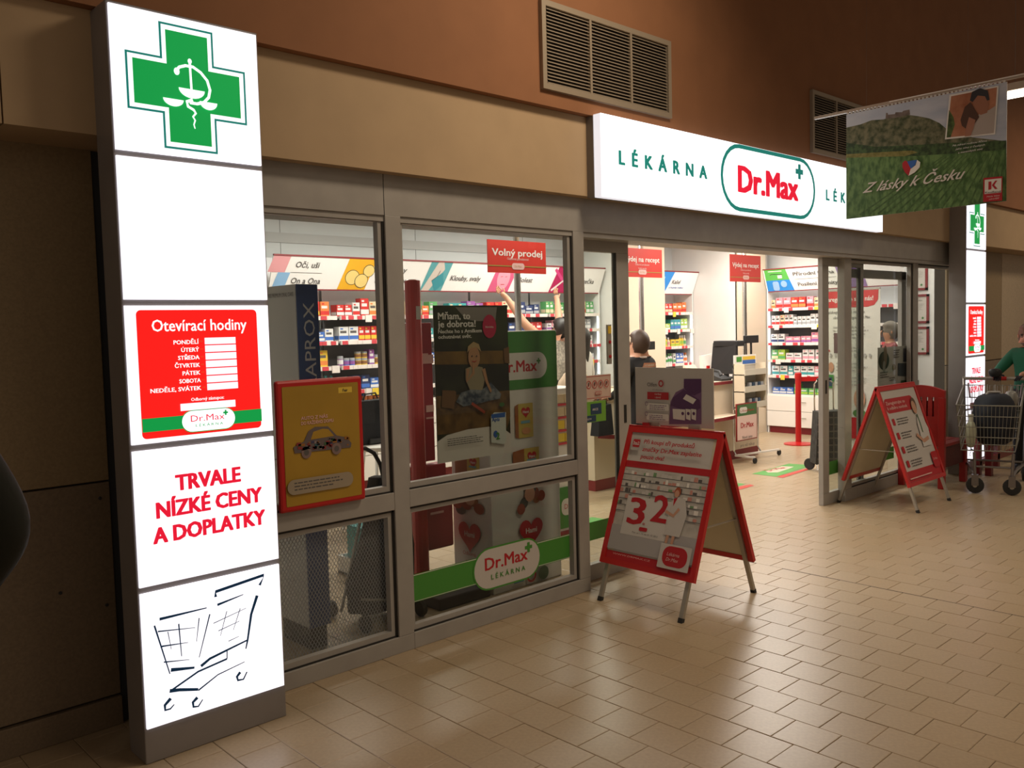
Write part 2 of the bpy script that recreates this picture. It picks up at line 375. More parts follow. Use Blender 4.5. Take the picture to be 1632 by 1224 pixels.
xs_ = WY(1434, 480, 3.81).x; B().box(xs_, xs_+.11, 3.79, 3.83, .11, 2.12, METAL).box(7.7, xs_+.11, 3.79, 3.83, 2.04, 2.12, METAL).build('rear_stile', w3)
w4 = window(4, 9.15, 10.25, 3.70, None, post_r=.05, zb=.11, zt=2.2)
# ---- sliding door leaves
def leaf(n, x0, x1, wide_r, wide_l, y=3.76):
    d = S('door_%d' % n, B().box(x0, x1, y, y+.045, .0, .105, METAL, .003))
    B().box(x0, x1, y, y+.045, 2.13, 2.215, METAL, .003).build('top_rail', d)
    B().box(x0, x0+wide_l, y, y+.045, .105, 2.13, METAL, .003).build('stile', d)
    B().box(x1-wide_r, x1, y, y+.045, .105, 2.13, METAL, .003).build('stile', d)
    B().box(x0+wide_l, x1-wide_r, y+.02, y+.026, .105, 2.13, G2).build('pane', d)
    b = B().box(x1-wide_r-.012, x1-wide_r, y+.002, y+.02, .105, 2.13, GASK); b.build('gasket', d)
    hx = x1-wide_r*.5 if n == 1 else x0+wide_l*.5
    B().box(hx-.012, hx+.012, y-.004, y, 1.0, 1.12, GASK).build('lock_plate', d)
    return d
leaf(1, 4.08, 4.60, .125, .06); leaf(2, 7.26, 8.05, .06, .11)
# green safety stripe on the glass
def stripe(parent, x0, x1, y, z0, z1):
    p = PY(y); p.rect(x0, z0, x1, z1, GREEN, 1); p.rect(x0, z1-.006, x1, z1-.002, WT, 2); p.rect(x0, z0+.002, x1, z0+.005, WT, 2); return p
# ================================================================== ILLUMINATED PYLONS
LW = lit('lit_white', (.93, .92, 1.0), 1.15); LWB = lit('lit_white_box', (.95, .96, 1.0), 1.35); LWC = lit('lit_white_casing', (.84, .84, .90), .82); LWS = lit('lit_white_soft', (.80, .79, .92), 1.15)
LR = lit('lit_red', (.87, .012, .010), .95); LG = lit('lit_green', (.005, .28, .055), .95); LT = lit('lit_teal', (.01, .17, .14), .9)
LRT = lit('lit_crimson', (.70, .01, .035), .9); LN = lit('lit_navy', (.004, .02, .045), .8); LRW = lit('lit_white_on_red', (.95, .80, .82), 1.1)
def pylon(x0, x1, yf, label, Q):
    """Q maps the near pylon's print coordinates (x) onto this one"""
    t = E('pylon_sign', label, 'sign', ((x0+x1)/2, yf+.09, 0), 'lit pylon signs at the two ends of the shopfront')
    B().box(x0, x1, yf+.006, yf+.175, 0, 2.895, METAL2, .004).build('casing', t)
    B().box(x1-.12, x1-.06, yf+.17, YF+.02, 2.25, 2.40, METAL2).build('wall_bracket', t)
    if x0 < 2: B().box(x0+.22, x1-.05, yf+.17, 3.86, .02, 2.40, METAL2).build('back_box', t)
    W = x1-x0; k = W/.6
    zs = [(2.352, 2.882), (1.797, 2.330), (1.247, 1.774), (.697, 1.222), (.142, .672)]
    for i, (a, c) in enumerate(zs):
        pn = B().box(x0+.008, x1-.010, yf-.004, yf+.006, a, c, LW).build('light_panel', t)
        for xx in (x0+.003, x1-.005):
            pass
        p = PY(yf-.0045)
        def X(u): return x0+(u-1.178)*k
        if i == 0:
            cx, cy = 1.473, 2.615
            def cross(a_, b_, mt):
                a_ = a_; p.poly([(X(cx+dx), cy+dy) for dx, dy in ((-b_, -a_), (-a_, -a_), (-a_, -b_), (a_, -b_), (a_, -a_), (b_, -a_), (b_, a_), (a_, a_), (a_, b_), (-a_, b_), (-a_, a_), (-b_, a_))], mt)
            cross(.107, .238, LT); cross(.0985, .2295, LW); cross(.083, .212, LG)
            # snake, staff and scale bowls
            p.line([(X(cx+.008), cy+.105), (X(cx+.010), cy+.0)], .009*k, LW)
            p.ell(X(cx+.008), cy+.108, .008, .010, LW)
            sn = [(-.048, .062), (-.035, .078), (-.01, .088), (.02, .088), (.05, .072), (.075, .045), (.085, .01), (.078, -.02), (.058, -.042), (.03, -.052), (.0, -.052)]
            p.line([(X(cx+a_), cy+b_) for a_, b_ in sn], .011, LW); p.ell(X(cx-.046), cy+.06, .011, .014, LW)
            sn = [(.012, -.04), (-.012, -.05), (-.008, -.068), (.014, -.078), (.022, -.09), (.010, -.105), (.018, -.118), (.012, -.135), (.016, -.15)]
            p.line([(X(cx+a_), cy+b_) for a_, b_ in sn], .013, LW, w1=.004)
            for bx, by, rw, rh in ((.010, .0, .052, .035), (-.065, -.048, .040, .028), (.075, -.040, .036, .030)):
                p.ell(X(cx+bx), cy+by, rw, rh, LW, n=12, a0=PI, a1=2*PI)
        if i == 2:
            p.rr(X(1.225), 1.265, X(1.715), 1.757, .018, LR)
            p.text('Otevírací hodiny', X(1.475), 1.675, .047, LRW, w_=.385*k, al='c', bold=.012)
            days = ['PONDĚLÍ', 'ÚTERÝ', 'STŘEDA', 'ČTVRTEK', 'PÁTEK', 'SOBOTA', 'NEDĚLE, SVÁTEK']
            for n, dname in enumerate(days):
                z = 1.632-n*.0305
                p.text(dname, X(1.462), z-.009, .0165, LRW, w_=(.0142*len(dname))*k, al='r', bold=.02)
                p.rect(X(1.4725)-.006, z-.002, X(1.4725)+.006, z+.002, lit('lit_dull_red', (.5, .06, .02), .8), p.l+1)
                p.rect(X(1.487), z-.0125, X(1.617), z+.0135, LWS, p.l+1)
            p.text('Odborný zástupce:', X(1.487), 1.398, .013, LRW, w_=.135*k, al='c', bold=.01)
            p.rect(X(1.375), 1.362, X(1.602), 1.390, LWS)
            p.rect(X(1.225), 1.292, X(1.715), 1.344, LG)
            capsule(p, X(1.487), 1.318, .225*k, .088, LW, LG, LRT, True, bd=.0, ring=.003)
        if i == 3:
            for n, (tt, u0, u1) in enumerate((('TRVALE', 1.345, 1.61), ('NÍZKÉ CENY', 1.265, 1.70), ('A DOPLATKY', 1.248, 1.71))):
                p.text(tt, X(u0), 1.052-n*.097, .063, LRT, w_=(u1-u0)*k, bold=.05)
        if i == 4:
            def c(x, y): a_, b_ = PN.q(x/3.1875, 840+y/3.1875); return (X(a_), b_)
            for wd, w1_, pts in ((.010, .004, [(810, 468), (1050, 410)]), (.011, .011, [(1095, 355), (1095, 328), (1340, 243), (1318, 295)]), (.009, .003, [(1103, 395), (1235, 342)]),
                (.006, .004, [(783, 500), (862, 745)]), (.005, .002, [(800, 530), (990, 510)]), (.006, .002, [(820, 605), (955, 585)]), (.005, .002, [(830, 685), (960, 672)]),
                (.003, .002, [(850, 530), (868, 620)]), (.005, .003, [(905, 490), (920, 655)]), (.013, .008, [(865, 724), (985, 712)]), (.004, .002, [(1008, 460), (995, 580)]), (.005, .003, [(1062, 440), (1008, 660)]),
                (.003, .002, [(1080, 487), (1245, 410)]), (.003, .002, [(1105, 525), (1212, 475)]), (.003, .002, [(1147, 425), (1115, 550)]), (.003, .002, [(1215, 410), (1180, 520)]), (.003, .002, [(1155, 577), (1208, 552)]),
                (.012, .005, [(1300, 345), (1270, 440), (1252, 570), (1243, 615)]), (.011, .006, [(1015, 703), (1060, 665), (1150, 620), (1252, 570)]), (.004, .004, [(1147, 622), (1147, 665)]),
                (.007, .007, [(1147, 665), (1000, 730), (860, 828)]), (.013, .010, [(855, 828), (905, 822), (1000, 820)]), (.006, .003, [(1000, 825), (1100, 745), (1235, 680)]),
                (.012, .004, [(860, 865), (830, 900), (832, 925), (858, 918), (878, 895)]), (.012, .004, [(995, 860), (972, 885), (975, 908), (1000, 905), (1022, 870)]), (.011, .005, [(1212, 732), (1195, 755), (1200, 773), (1228, 768), (1246, 730)])):
                P = [c(*q_) for q_ in pts]; p.line(P, wd*1.15, LN, w1=w1_*1.1)
        if p.b.v: p.done('print', t)
    return t
PN = PY(3.385)
pylon(1.178, 1.778, 3.39, 'tall lit pharmacy pylon in the left foreground with green cross', None)
pylon(9.57, 10.11, 3.39, 'lit pharmacy pylon far right beyond the red bench, cross at top', None)
# ================================================================== LIGHT BOX SIGN
t = E('light_box_sign', 'long backlit white shop sign with red lettering over the entrance', 'sign', (5.85, 3.5, 2.66))
XL, XR, ZS0, ZS1 = 3.985, 7.75, 2.418, 2.905
B().box(XL-.005, XR+.005, 3.505, 3.56, ZS0+.004, ZS1-.006, mat('sign_back', (.22, .2, .19), .5)).build('back_plate', t)
B().box(XL, XR, 3.452, 3.505, ZS0, ZS1, LWC).build('side_casing', t)
B().box(XL, XR, 3.448, 3.452, ZS0, ZS1, LWB).build('light_panel', t)
p = PY(3.4475)
a = p.q(987, 262); b_ = p.q(1126, 284)
p.text('L  É  K  Á  R  N  A', a[0], p.q(990, 262)[1], .085, LT, w_=b_[0]-a[0], bold=.055)
c0, c1 = p.q(1148, 270), p.q(1299, 310); cx = (c0[0]+c1[0])/2; top = p.q(1205, 236)[1]; bot = p.q(1240, 345)[1]
capsule(p, cx, (top+bot)/2, c1[0]-c0[0], top-bot, LWB, LT, LRT, False, ring=.029, bd=.05)
a = p.q(1316, 320); p.text('L  É  K  Á  R  N  A', a[0], p.q(1318, 319)[1], .085, LT, w_=b_[0]-p.q(987, 262)[0], bold=.055)
p.done('print', t)
# ================================================================== VENT GRILLES
GRM = mat('grille_metal', (.33, .27, .20), .5, .2)
def vent(x0, x1, z0, z1, label):
    t = E('vent_grille', label, 'vent', ((x0+x1)/2, 3.5, z0), 'ventilation grilles on the brown wall')
    w_ = .032
    B().box(x0+w_, x1-w_, 3.505, 3.509, z0+w_, z1-w_, mat('grille_dark', (.02, .014, .01), .9)).build('backing', t)
    B().box(x0, x1, 3.485, 3.51, z1-w_, z1, GRM).box(x0, x1, 3.485, 3.51, z0, z0+w_, GRM).box(x0, x0+w_, 3.485, 3.51, z0+w_, z1-w_, GRM).box(x1-w_, x1, 3.485, 3.51, z0+w_, z1-w_, GRM).build('frame', t)
    s3 = (x1-x0-2*w_)/3
    for k in (1, 2): B().box(x0+w_+s3*k-.009, x0+w_+s3*k+.009, 3.486, 3.506, z0+w_, z1-w_, GRM).build('mullion', t)
    n = 22; hh = (z1-z0-2*w_)/n; me = None
    for k in range(3):
        for i in range(n):
            X, Z = x0+w_+s3*(k+.5), z0+w_+hh*(i+.5)
            if me is None:
                o = B().hexa([(-s3/2+.009, -.009, -.008), (s3/2-.009, -.009, -.008), (s3/2-.009, .008, .004), (-s3/2+.009, .008, .004),
                    (-s3/2+.009, -.009, -.005), (s3/2-.009, -.009, -.005), (s3/2-.009, .008, .008), (-s3/2+.009, .008, .008)], GRM).build('slat', t, loc=(X, 3.497, Z)); me = o.data
            else: link('slat', me, t, loc=(X, 3.497, Z))
vent(3.55, 4.735, 2.985, 3.475, 'large louvred vent grille above the left end of the lit sign')
vent(6.58, 7.76, 2.985, 3.475, 'louvred vent grille partly hidden behind the hanging landscape banner')
# ================================================================== BANNER
XB = 5.5
t = E('hanging_banner', 'vineyard landscape advertising banner hanging from a rail in the mall', 'banner', (XB, 2.2, 2.3))
ya, yb = 2.682, 1.74; z0, z1 = 2.300, 2.966
B().box(XB, XB+.004, yb, ya, z0, z1, PAPER).build('sheet', t)
p = PX(XB-.0003)
Q = lambda x, y: p.q(1280+x/4.372, 100+y/4.372)
U0, U1 = -ya, -yb
SKY = photo('banner_sky', (.34, .40, .52), (.58, .60, .66), 3, .5, .2, (1, 1, 3)); HILL = photo('banner_hill', (.035, .055, .02), (.20, .19, .11), 26, .5, .14)
VINE = photo('banner_vines', (.045, .115, .028), (.15, .27, .085), 38, .5, .13, (1, 1, .5)); TREE = photo('banner_trees', (.02, .045, .015), (.06, .115, .035), 40, .5, .1)
p.rect(U0, z0, U1, z1, SKY, 1)
def P2(pts, mt, l=None): p.poly([(min(U1, max(U0, a)), min(z1, max(z0, b))) for a, b in (Q(*q_) for q_ in pts)], mt, l)
P2([(290, 455), (400, 430), (480, 400), (560, 395), (640, 368), (720, 362), (800, 372), (880, 388), (950, 420), (1010, 470), (1180, 520), (1430, 545), (1430, 640), (290, 640)], HILL)
P2([(575, 392), (578, 350), (590, 350), (592, 362), (640, 358), (645, 345), (690, 345), (700, 335), (742, 326), (746, 362), (640, 385)], photo('banner_ruin', (.12, .09, .08), (.2, .16, .14), 30))
P2([(290, 560), (500, 585), (760, 575), (1000, 560), (1430, 540), (1430, 640), (290, 660)], TREE)
P2([(290, 640), (520, 625), (760, 612), (800, 625), (700, 655), (290, 668)], photo('banner_gold', (.16, .15, .03), (.26, .23, .07), 40))
P2([(290, 665), (780, 650), (1100, 630), (1430, 605), (1430, 1000), (290, 1100)], VINE)
vr = photo('banner_rows', (.04, .09, .025), (.08, .16, .045), 50)
for k in range(5, 22):
    a = k/21; x0_ = 430+a*1000; p.line([(max(U0, min(U1, q_[0])), max(z0, min(z1, q_[1]))) for q_ in (Q(820+a*620, 668-a*40), Q(x0_-350+a*330, 1080-a*80))], .0035, vr, p.l+1, w1=.012)
p.l += 1
P2([(990, 535), (1022, 225), (1365, 160), (1340, 500)], WT); P2([(1002, 522), (1034, 235), (1353, 172), (1330, 490)], photo('banner_photo', (.30, .10, .045), (.50, .22, .12), 9))
P2([(1002, 522), (1020, 330), (1050, 380), (1060, 430), (1030, 520)], photo('ph_plant', (.02, .04, .01), (.10, .16, .04), 30))
P2([(1165, 510), (1185, 400), (1240, 350), (1300, 330), (1345, 300), (1330, 490)], mat('ph_shirt', (.42, .36, .32), .5))
P2([(1180, 255), (1235, 215), (1285, 235), (1300, 290), (1285, 350), (1240, 365), (1200, 335)], mat('ph_skin', (.33, .14, .08), .5)); P2([(1165, 265), (1180, 205), (1235, 178), (1290, 195), (1303, 260), (1285, 265), (1270, 235), (1220, 230), (1185, 275)], DKI)
P2([(1100, 400), (1130, 310), (1170, 275), (1215, 350), (1230, 380), (1190, 440), (1150, 470), (1110, 440)], mat('ph_hair', (.08, .035, .02), .5)); P2([(1140, 450), (1160, 380), (1205, 400), (1190, 460), (1170, 510), (1130, 515)], mat('ph_skin2', (.36, .16, .10), .5))
for i, s_ in enumerate(('Na zdraví rodinou fičíme', 'jako víno z českých', 'a moravských vinic')):
    p.pxt(s_, (1280+(1045+i*20)/4.372, 100+(585+i*25)/4.372), (1280+(1285-i*14)/4.372, 100+(550+i*28)/4.372), .011, WT, .01, .3)
P2([(697, 700), (715, 683), (735, 690), (762, 735), (740, 788), (715, 765), (698, 730)], RT); P2([(730, 690), (760, 683), (800, 678), (785, 715), (755, 740)], BLUI); P2([(800, 678), (822, 695), (818, 730), (785, 765), (740, 790), (755, 742), (790, 715)], WT)
a, b_ = Q(410, 915), Q(1135, 815)
p.text('Z lásky k Česku', a[0]+.01, a[1]+.004, .062, mat('script_ink', (.72, .66, .62), .5), w_=b_[0]-a[0]-.01, bold=.012, ital=.6, slope=.012)
P2([(1262, 805), (1395, 792), (1393, 962), (1260, 972)], RT); P2([(1272, 818), (1388, 806), (1386, 905), (1270, 917)], WT)
P2([(1298, 830), (1318, 828), (1318, 884), (1297, 887)], RT); P2([(1322, 855), (1345, 824), (1360, 822), (1338, 854), (1360, 880), (1343, 882)], RT)
p.pxt('Kaufland', (1280+1275/4.372, 100+912/4.372), (1280+1383/4.372, 100+903/4.372), .010, GR, .01); p.pxt('Naše káva', (1280+1285/4.372, 100+940/4.372), (1280+1375/4.372, 100+930/4.372), .008, WT, .0, .3); p.pxt('zdravější', (1280+1300/4.372, 100+958/4.372), (1280+1375/4.372, 100+948/4.372), .008, WT, .0, .3)
p.done('print', t)
B().box(XB-.010, XB+.012, .9, 2.90, 2.975, 2.992, mat('clear_rail', (.42, .36, .30), .25, .2)).box(XB-.014, XB-.010, .9, 2.4, 2.985, 2.99, WHITE).build('hanging_rail', t)
b = B()
for yy in (2.55, 1.95, 1.2): b.tube([(XB, yy, 2.99), (XB, yy, 6.6)], .0006, GR, 5)
b.build('wire', t); b = B()
for k in range(40): yy = 1.75+k*.0235; b.box(XB-.004, XB+.006, yy, yy+.01, z1, 2.976, PAPER)
b.build('clip_strip', t, kind='stuff')
# fluorescent tube lamp seen behind the banner
a0, a1 = WX(1590, 156, 6.2), WX(1650, 139, 6.2)
t = E('tube_lamp', 'glowing fluorescent tube lamp just right of the landscape banner', 'lamp', (6.2, 1.6, a0.z))
B().tube([(6.2, a0.y, a0.z), (6.2, .2, a0.z)], .022, mat('tube_glow', (1, .88, .72), .5, 0, 6), 12).build('tube', t)
B().box(6.17, 6.23, .15, a0.y+.05, a0.z+.024, a0.z+.07, mat('lamp_body', (.5, .42, .34), .5)).build('housing', t)
B().tube([(6.2, .6, a0.z+.07), (6.2, .6, 6.6)], .001, GR, 5).tube([(6.2, a0.y-.1, a0.z+.07), (6.2, a0.y-.1, 6.6)], .001, GR, 5).build('hanger', t)
#PART2
# ================================================================== A-FRAME BOARDS
BACKB = mat('cream_backing', (.66, .60, .44), .7, noise=.04, nscale=6)
def aframe(label, ridge_a, ridge_b, front, back, zr, zb, g):
    """ridge_a/b: left/right ends of the ridge seen from the front; front/back: horizontal offsets of the feet"""
    A, Bv = Vector((*ridge_a, zr)), Vector((*ridge_b, zr)); U = (Bv-A).normalized(); W = (Bv-A).length
    t = E('pavement_sign', label, 'sign', ((A+Bv)/2*1)[:2]+(0,), g)
    pls = []
    for nm, off in (('front', front), ('back', back)):
        Fo = Vector((*off, -zr)); d = Fo.normalized(); L = Fo.length; n = U.cross(-d)
        if n.z < 0: n = -n
        o0 = A+d*.012; T0 = (zr-zb)/zr*L
        def slab(a0, a1, t0, t1, n0, n1, m_, b=None):
            b = b or B(); P = [A+U*x+d*y+n*z for z in (n0, n1) for x, y in ((a0, t0), (a1, t0), (a1, t1), (a0, t1))]; b.hexa(P, m_); return b
        slab(.012, W-.012, .01, T0-.01, -.008, .002, BACKB).build('board', t)
        b = slab(0, W, .0, .034, -.012, .012, RED); slab(0, W, T0-.034, T0, -.012, .012, RED, b); slab(0, .034, .034, T0-.034, -.012, .012, RED, b); slab(W-.034, W, .034, T0-.034, -.012, .012, RED, b)
        b.build('snap_frame', t)
        for x in (.05, W-.05):
            b = B(); b.bar(A+U*x+d*.02-n*.016, A+U*x+d*(L-.012)-n*.016, .026, .02, ALU, up=n); lg = b.build('leg', t)
            B().bar(A+U*x+d*(L-.03)-n*.016, A+U*x+d*(L+.002)-n*.016, .029, .023, RUBB, up=n).build('foot_cap', lg)
        pls.append(Pr(A+d*T0+n*.003, U, -d)); 
    F1, F2 = A+Vector((*front, -zr))*.52, A+Vector((*back, -zr))*.52
    B().bar(F1+U*.05, F2+U*.05, .018, .004, ALU).build('stay', t); B().bar(F1+U*(W-.05), F2+U*(W-.05), .018, .004, ALU).build('stay', t)
    B().bar(A+U*.0+Vector((0, 0, .004)), Bv+Vector((0, 0, .004)), .02, .02, RED).build('hinge', t)
    return t, pls, W
t, (p, _), W = aframe('red pavement sign offering three products for two, in the doorway', (4.27, 3.50), (4.27, 2.81), (-.39, 0), (.39, 0), 1.015, .215, 'red pavement signs')
TL = lambda x, y: p.q(940+x/3.497, 660+y/3.497)
PST = mat('poster_white', (.56, .53, .50), .4)
p.l = 0
p.poly([TL(*q) for q in ((240, 92), (697, 120), (574, 902), (118, 838))], PST)
W_, = (W,)
hh = TL(240, 92)[1]; zb_ = .036
p.rect(.036, TL(130, 755)[1]-.085, W-.036, TL(130, 755)[1]-.005, RT); 
p.rect(.036, TL(215, 275)[1]-.02, W-.036, TL(215, 262)[1]+.006, RT)
pz1 = TL(215, 285)[1]-.02; pz0 = TL(130, 750)[1]
p.rect(.036, pz0, W-.036, pz1, photo('p_shop_pale', (.42, .40, .37), (.58, .55, .50), 12))
for k in range(7):
    z = pz1-.035-k*.038
    p.rect(.036, z, W-.036, z+.004, mat('p_shelfline', (.12, .12, .12), .6)); 
    u = .04
    while u < W-.07:
        ww = R.uniform(.008, .03)
        if R.random() < .62: p.rect(u, z+.004, u+ww, z+.004+R.uniform(.012, .028), R.choice([PST, PST, mat('p_green', (.16, .30, .14), .5), mat('p_salm', (.55, .25, .2), .5), GR, WT]), p.l)
        u += ww+.003
p.rect(.036, pz0, W-.036, pz0+.15, mat('p_floor', (.40, .38, .38), .5)); p.rect(.11, pz0+.10, .44, pz0+.335, mat('p_panel', (.60, .57, .54), .5))
p.text('3', .145, pz0+.17, .165, RT, w_=.115, bold=.0225); p.text('2', .315, pz0+.205, .165, RT, w_=.105, bold=.0225)
p.text('za', .262, pz0+.175, .016, RT, bold=.022); p.rr(.245, pz0+.135, .305, pz0+.158, .008, RT); p.text('Platí od 1. 10. do 31. 10. 2012', .20, pz0+.115, .011, GR, w_=.19)
# assistant in a white coat on the poster
p.ell(.465, pz0+.395, .022, .03, mat('p_hairred', (.35, .08, .03), .5)); p.ell(.463, pz0+.385, .016, .022, mat('p_skin', (.55, .3, .2), .5))
p.poly([(.43, pz0+.14), (.54, pz0+.14), (.56, pz0+.27), (.53, pz0+.36), (.485, pz0+.368), (.445, pz0+.35), (.435, pz0+.28)], PST); p.poly([(.45, pz0+.355), (.475, pz0+.362), (.455, pz0+.31)], RT)
p.line([(.50, pz0+.30), (.47, pz0+.255), (.41, pz0+.275)], .018, mat('p_skin', (.55, .3, .2), .5)); p.line([(.46, pz0+.14), (.455, pz0+.07), (.45, pz0+.03)], .02, mat('p_skin', (.55, .3, .2), .5), w1=.012); p.line([(.50, pz0+.14), (.495, pz0+.07), (.50, pz0+.03)], .02, mat('p_skin', (.55, .3, .2), .5), w1=.012)
p.rr(.055, hh-.125, .125, hh-.045, .014, mat('p_badge', (.45, .42, .40), .4)); p.rr(.066, hh-.105, .12, hh-.055, .008, RT); p.text('3za2', .093, hh-.09, .022, WT, w_=.045, al='c', bold=.022)
for i, (s_, a, c) in enumerate((('Při koupi tří produktů', .15, .52), ('značky Dr.Max zaplatíte', .15, .58), ('pouze dva!', .15, .325))):
    p.text(s_, a, hh-.078-i*.047, .027, RT, w_=c-a, bold=.025, ital=.12)
p.rr(.43, .045, .645, .185, .006, PST); p.rr(.455, .06, .625, .175, .05, RT); p.text('Lékárna', .485, .12, .02, PINK, bold=.01, ital=.2); p.text('Dr.Max', .485, .09, .02, PINK, bold=.01, ital=.2)
p.text('WWW.DRMAX.CZ', .10, .062, .010, PINK, w_=.28)
p.done('poster', t)
# white placard standing up behind the ridge
t = E('advertising_placard', 'white placard with purple figure and medicine boxes above the nearest red sign', 'placard', (4.315, 3.19, 1.03))
B().box(4.305, 4.312, 2.905, 3.48, 1.035, 1.388, PST).build('board', t); B().box(4.30, 4.318, 3.0, 3.08, 1.02, 1.05, ALU).box(4.30, 4.318, 3.3, 3.38, 1.02, 1.05, ALU).build('clip', t)
p = PX(4.3045); V = lambda x, y: p.q(920+x/4.707, 540+y/4.707)
PUR = mat('purple_ink', (.10, .035, .12), .5); PUR2 = mat('violet_ink', (.20, .10, .22), .5)
p.poly([V(*q) for q in ((800, 300), (932, 300), (932, 640), (690, 640), (700, 470), (740, 400), (800, 370))], PUR2)
p.poly([V(*q) for q in ((805, 300), (932, 300), (930, 400), (880, 425), (830, 410), (800, 360))], PUR); p.poly([V(*q) for q in ((720, 440), (800, 380), (920, 460), (925, 520), (880, 545), (760, 520), (700, 500))], PUR)
p.poly([V(*q) for q in ((820, 415), (895, 455), (870, 490), (795, 450))], WT)
for a, c in ((718, 812), (816, 855), (858, 897)): p.poly([V(a, 525), V(c, 530), V(c-2, 612), V(a+4, 600)], WT); p.ell(*V(c-18, 560), .010, .010, PUR)
p.pxt('Olfen', (530, 355) and (920+530/4.707, 540+355/4.707), (920+602/4.707, 540+357/4.707), .024, GR, .01); p.ring(*V(633, 335), .015, .017, .008, RT)
p.text('přirozeně proti bolesti', V(570, 382)[0], V(570, 384)[1], .007, GR, w_=.08)
p.poly([V(532, 397), V(692, 402), V(692, 458), V(532, 452)], RT); p.text('VNITŘNĚ', V(612, 420)[0], V(612, 421)[1], .009, WT, al='c'); p.text('I ZEVNĚ', V(612, 445)[0], V(612, 445)[1], .009, WT, al='c')
for y in (480, 555): p.rr(V(530, y+50)[0], V(530, y+50)[1], V(695, y)[0], V(530, y)[1], .008, WT); p.ring(*V(528, y+5), .010, .012, .003, PUR2); p.lines(V(550, y)[0], V(680, y)[0], V(550, y+18)[1], .006, 3, PUR2)
p.rect(V(500, 645)[0], V(500, 645)[1], V(552, 625)[0], V(500, 625)[1], RT)
p.done('print', t)
t, (p, _), W = aframe('red pavement sign with tilted portrait poster, before the red bench', (7.44, 3.37), (8.22, 3.37), (0, -.36), (0, .38), 1.05, .215, 'red pavement signs')
p.l = 0; T_ = p.q(1420, 640)[1]; TT = .88
hh = (1.05-.215)/1.05*math.hypot(.36, 1.05)-.036
p.rect(.036, .036, W-.036, hh, PST); p.rect(.036, .036, W-.036, .13, RT); p.rr(.05, hh-.20, W-.14, hh-.07, .05, RT); p.text('Zaregistrujte se', .08, hh-.125, .03, PINK, bold=.02, w_=.38); p.text('k odběru novinek', .08, hh-.17, .03, PINK, bold=.02, w_=.40)
for i in range(4):
    z = hh-.28-i*.125; p.rr(.09, z-.03, .14, z+.03, .008, RT); p.lines(.18, .42, z+.015, .012, 3, GR)
p.ell(.60, hh-.17, .055, .075, mat('p_hairbr', (.12, .06, .03), .5), slant=.2); p.ell(.595, hh-.185, .042, .06, mat('p_skin', (.55, .3, .2), .5)); p.poly([(.52, .30), (.70, .30), (.74, .45), (.70, hh-.28), (.60, hh-.25), (.55, hh-.33)], mat('p_coat', (.62, .6, .58), .5))
p.line([(.60, hh-.25), (.605, hh-.33), (.60, hh-.42)], .02, mat('p_tie', (.03, .10, .03), .5)); p.line([(.46, .42), (.56, .35), (.68, .37)], .035, mat('p_skin', (.55, .3, .2), .5)); p.rr(.60, .10, .735, .24, .03, RT); p.text('Dr.Max', .667, .165, .02, PINK, al='c'); p.rect(.05, .06, .5, .07, PINK)
p.done('poster', t)
# ================================================================== POSTERS ON THE GLASS
t = E('snap_frame_poster', 'red framed yellow poster with collage car on the left window', 'poster', (2.13, 3.61, .84))
b = B(); b.box(1.90, 2.36, 3.600, 3.628, .835, 1.44, RED, .012); b.build('frame', t)
p = PY(3.5995); YP = mat('ochre_poster', (.40, .235, .02), .45, noise=.1, nscale=3)
p.rr(1.93, .862, 2.335, 1.412, .006, YP); p.rect(2.225, 1.365, 2.30, 1.392, YEL); p.text('Fair', 2.262, 1.371, .014, DKI, al='c', bold=.02)
p.text('AUTO Z NÁS', 2.02, 1.255, .016, PINK, w_=.14, bold=.022); p.text('DO KAŽDÉHO DOMU', 2.02, 1.232, .016, PINK, w_=.17, bold=.022)
cb = [(-.15, 0), (-.155, .03), (-.10, .05), (-.075, .095), (-.04, .112), (.03, .108), (.075, .06), (.13, .045), (.155, .015), (.15, -.005)]
p.poly([(2.13+a, 1.105+c) for a, c in cb], mat('car_grey', (.13, .10, .10), .5)); p.poly([(2.13+a, 1.105+c) for a, c in ((-.065, .055), (-.05, .09), (.0, .10), (.03, .095), (.06, .06))], YP)
for k in range(46):
    x = R.uniform(-.145, .13); z = R.uniform(.0, .045); s_ = R.uniform(.006, .016)
    p.rect(2.13+x, 1.105+z, 2.13+x+s_*1.5, 1.105+z+s_, R.choice([mat('cc%d' % i, c, .5) for i, c in enumerate(((.25, .03, .03), (.03, .10, .12), (.25, .2, .2), (.05, .12, .05), (.3, .12, .02), (.05, .05, .12)))]), p.l+1)
for cx in (2.04, 2.20): p.ell(cx, 1.103, .026, .028, mat('cc6', (.22, .15, .14), .5)); p.ell(cx, 1.103, .013, .014, GR)
p.rr(1.935, .915, 2.285, .985, .034, mat('label_grey', (.34, .28, .20), .5)); p.lines(1.97, 2.25, .965, .008, 3, GR)
p.done('print', t)
t = E('window_poster', 'dark poster of a picnicking toddler taped inside the second window', 'poster', (3.17, 3.72, .88))
X0p, X1p, Z0p, Z1p = 2.905, 3.447, .93, 1.785
B().box(X0p, X1p, 3.722, 3.7235, Z0p, Z1p, PAPER).build('sheet', t)
p = PY(3.7215); p.clip = (X0p, Z0p, X1p, Z1p); V = lambda x, y: p.q(620+x/4.079, 340+y/4.079); V2 = lambda x, y: p.q(620+x/4.8, 580+y/4.8)
DG = photo('poster_dark_green', (.006, .008, .003), (.03, .04, .012), 5); p.rect(X0p, Z0p, X1p, Z1p, DG)
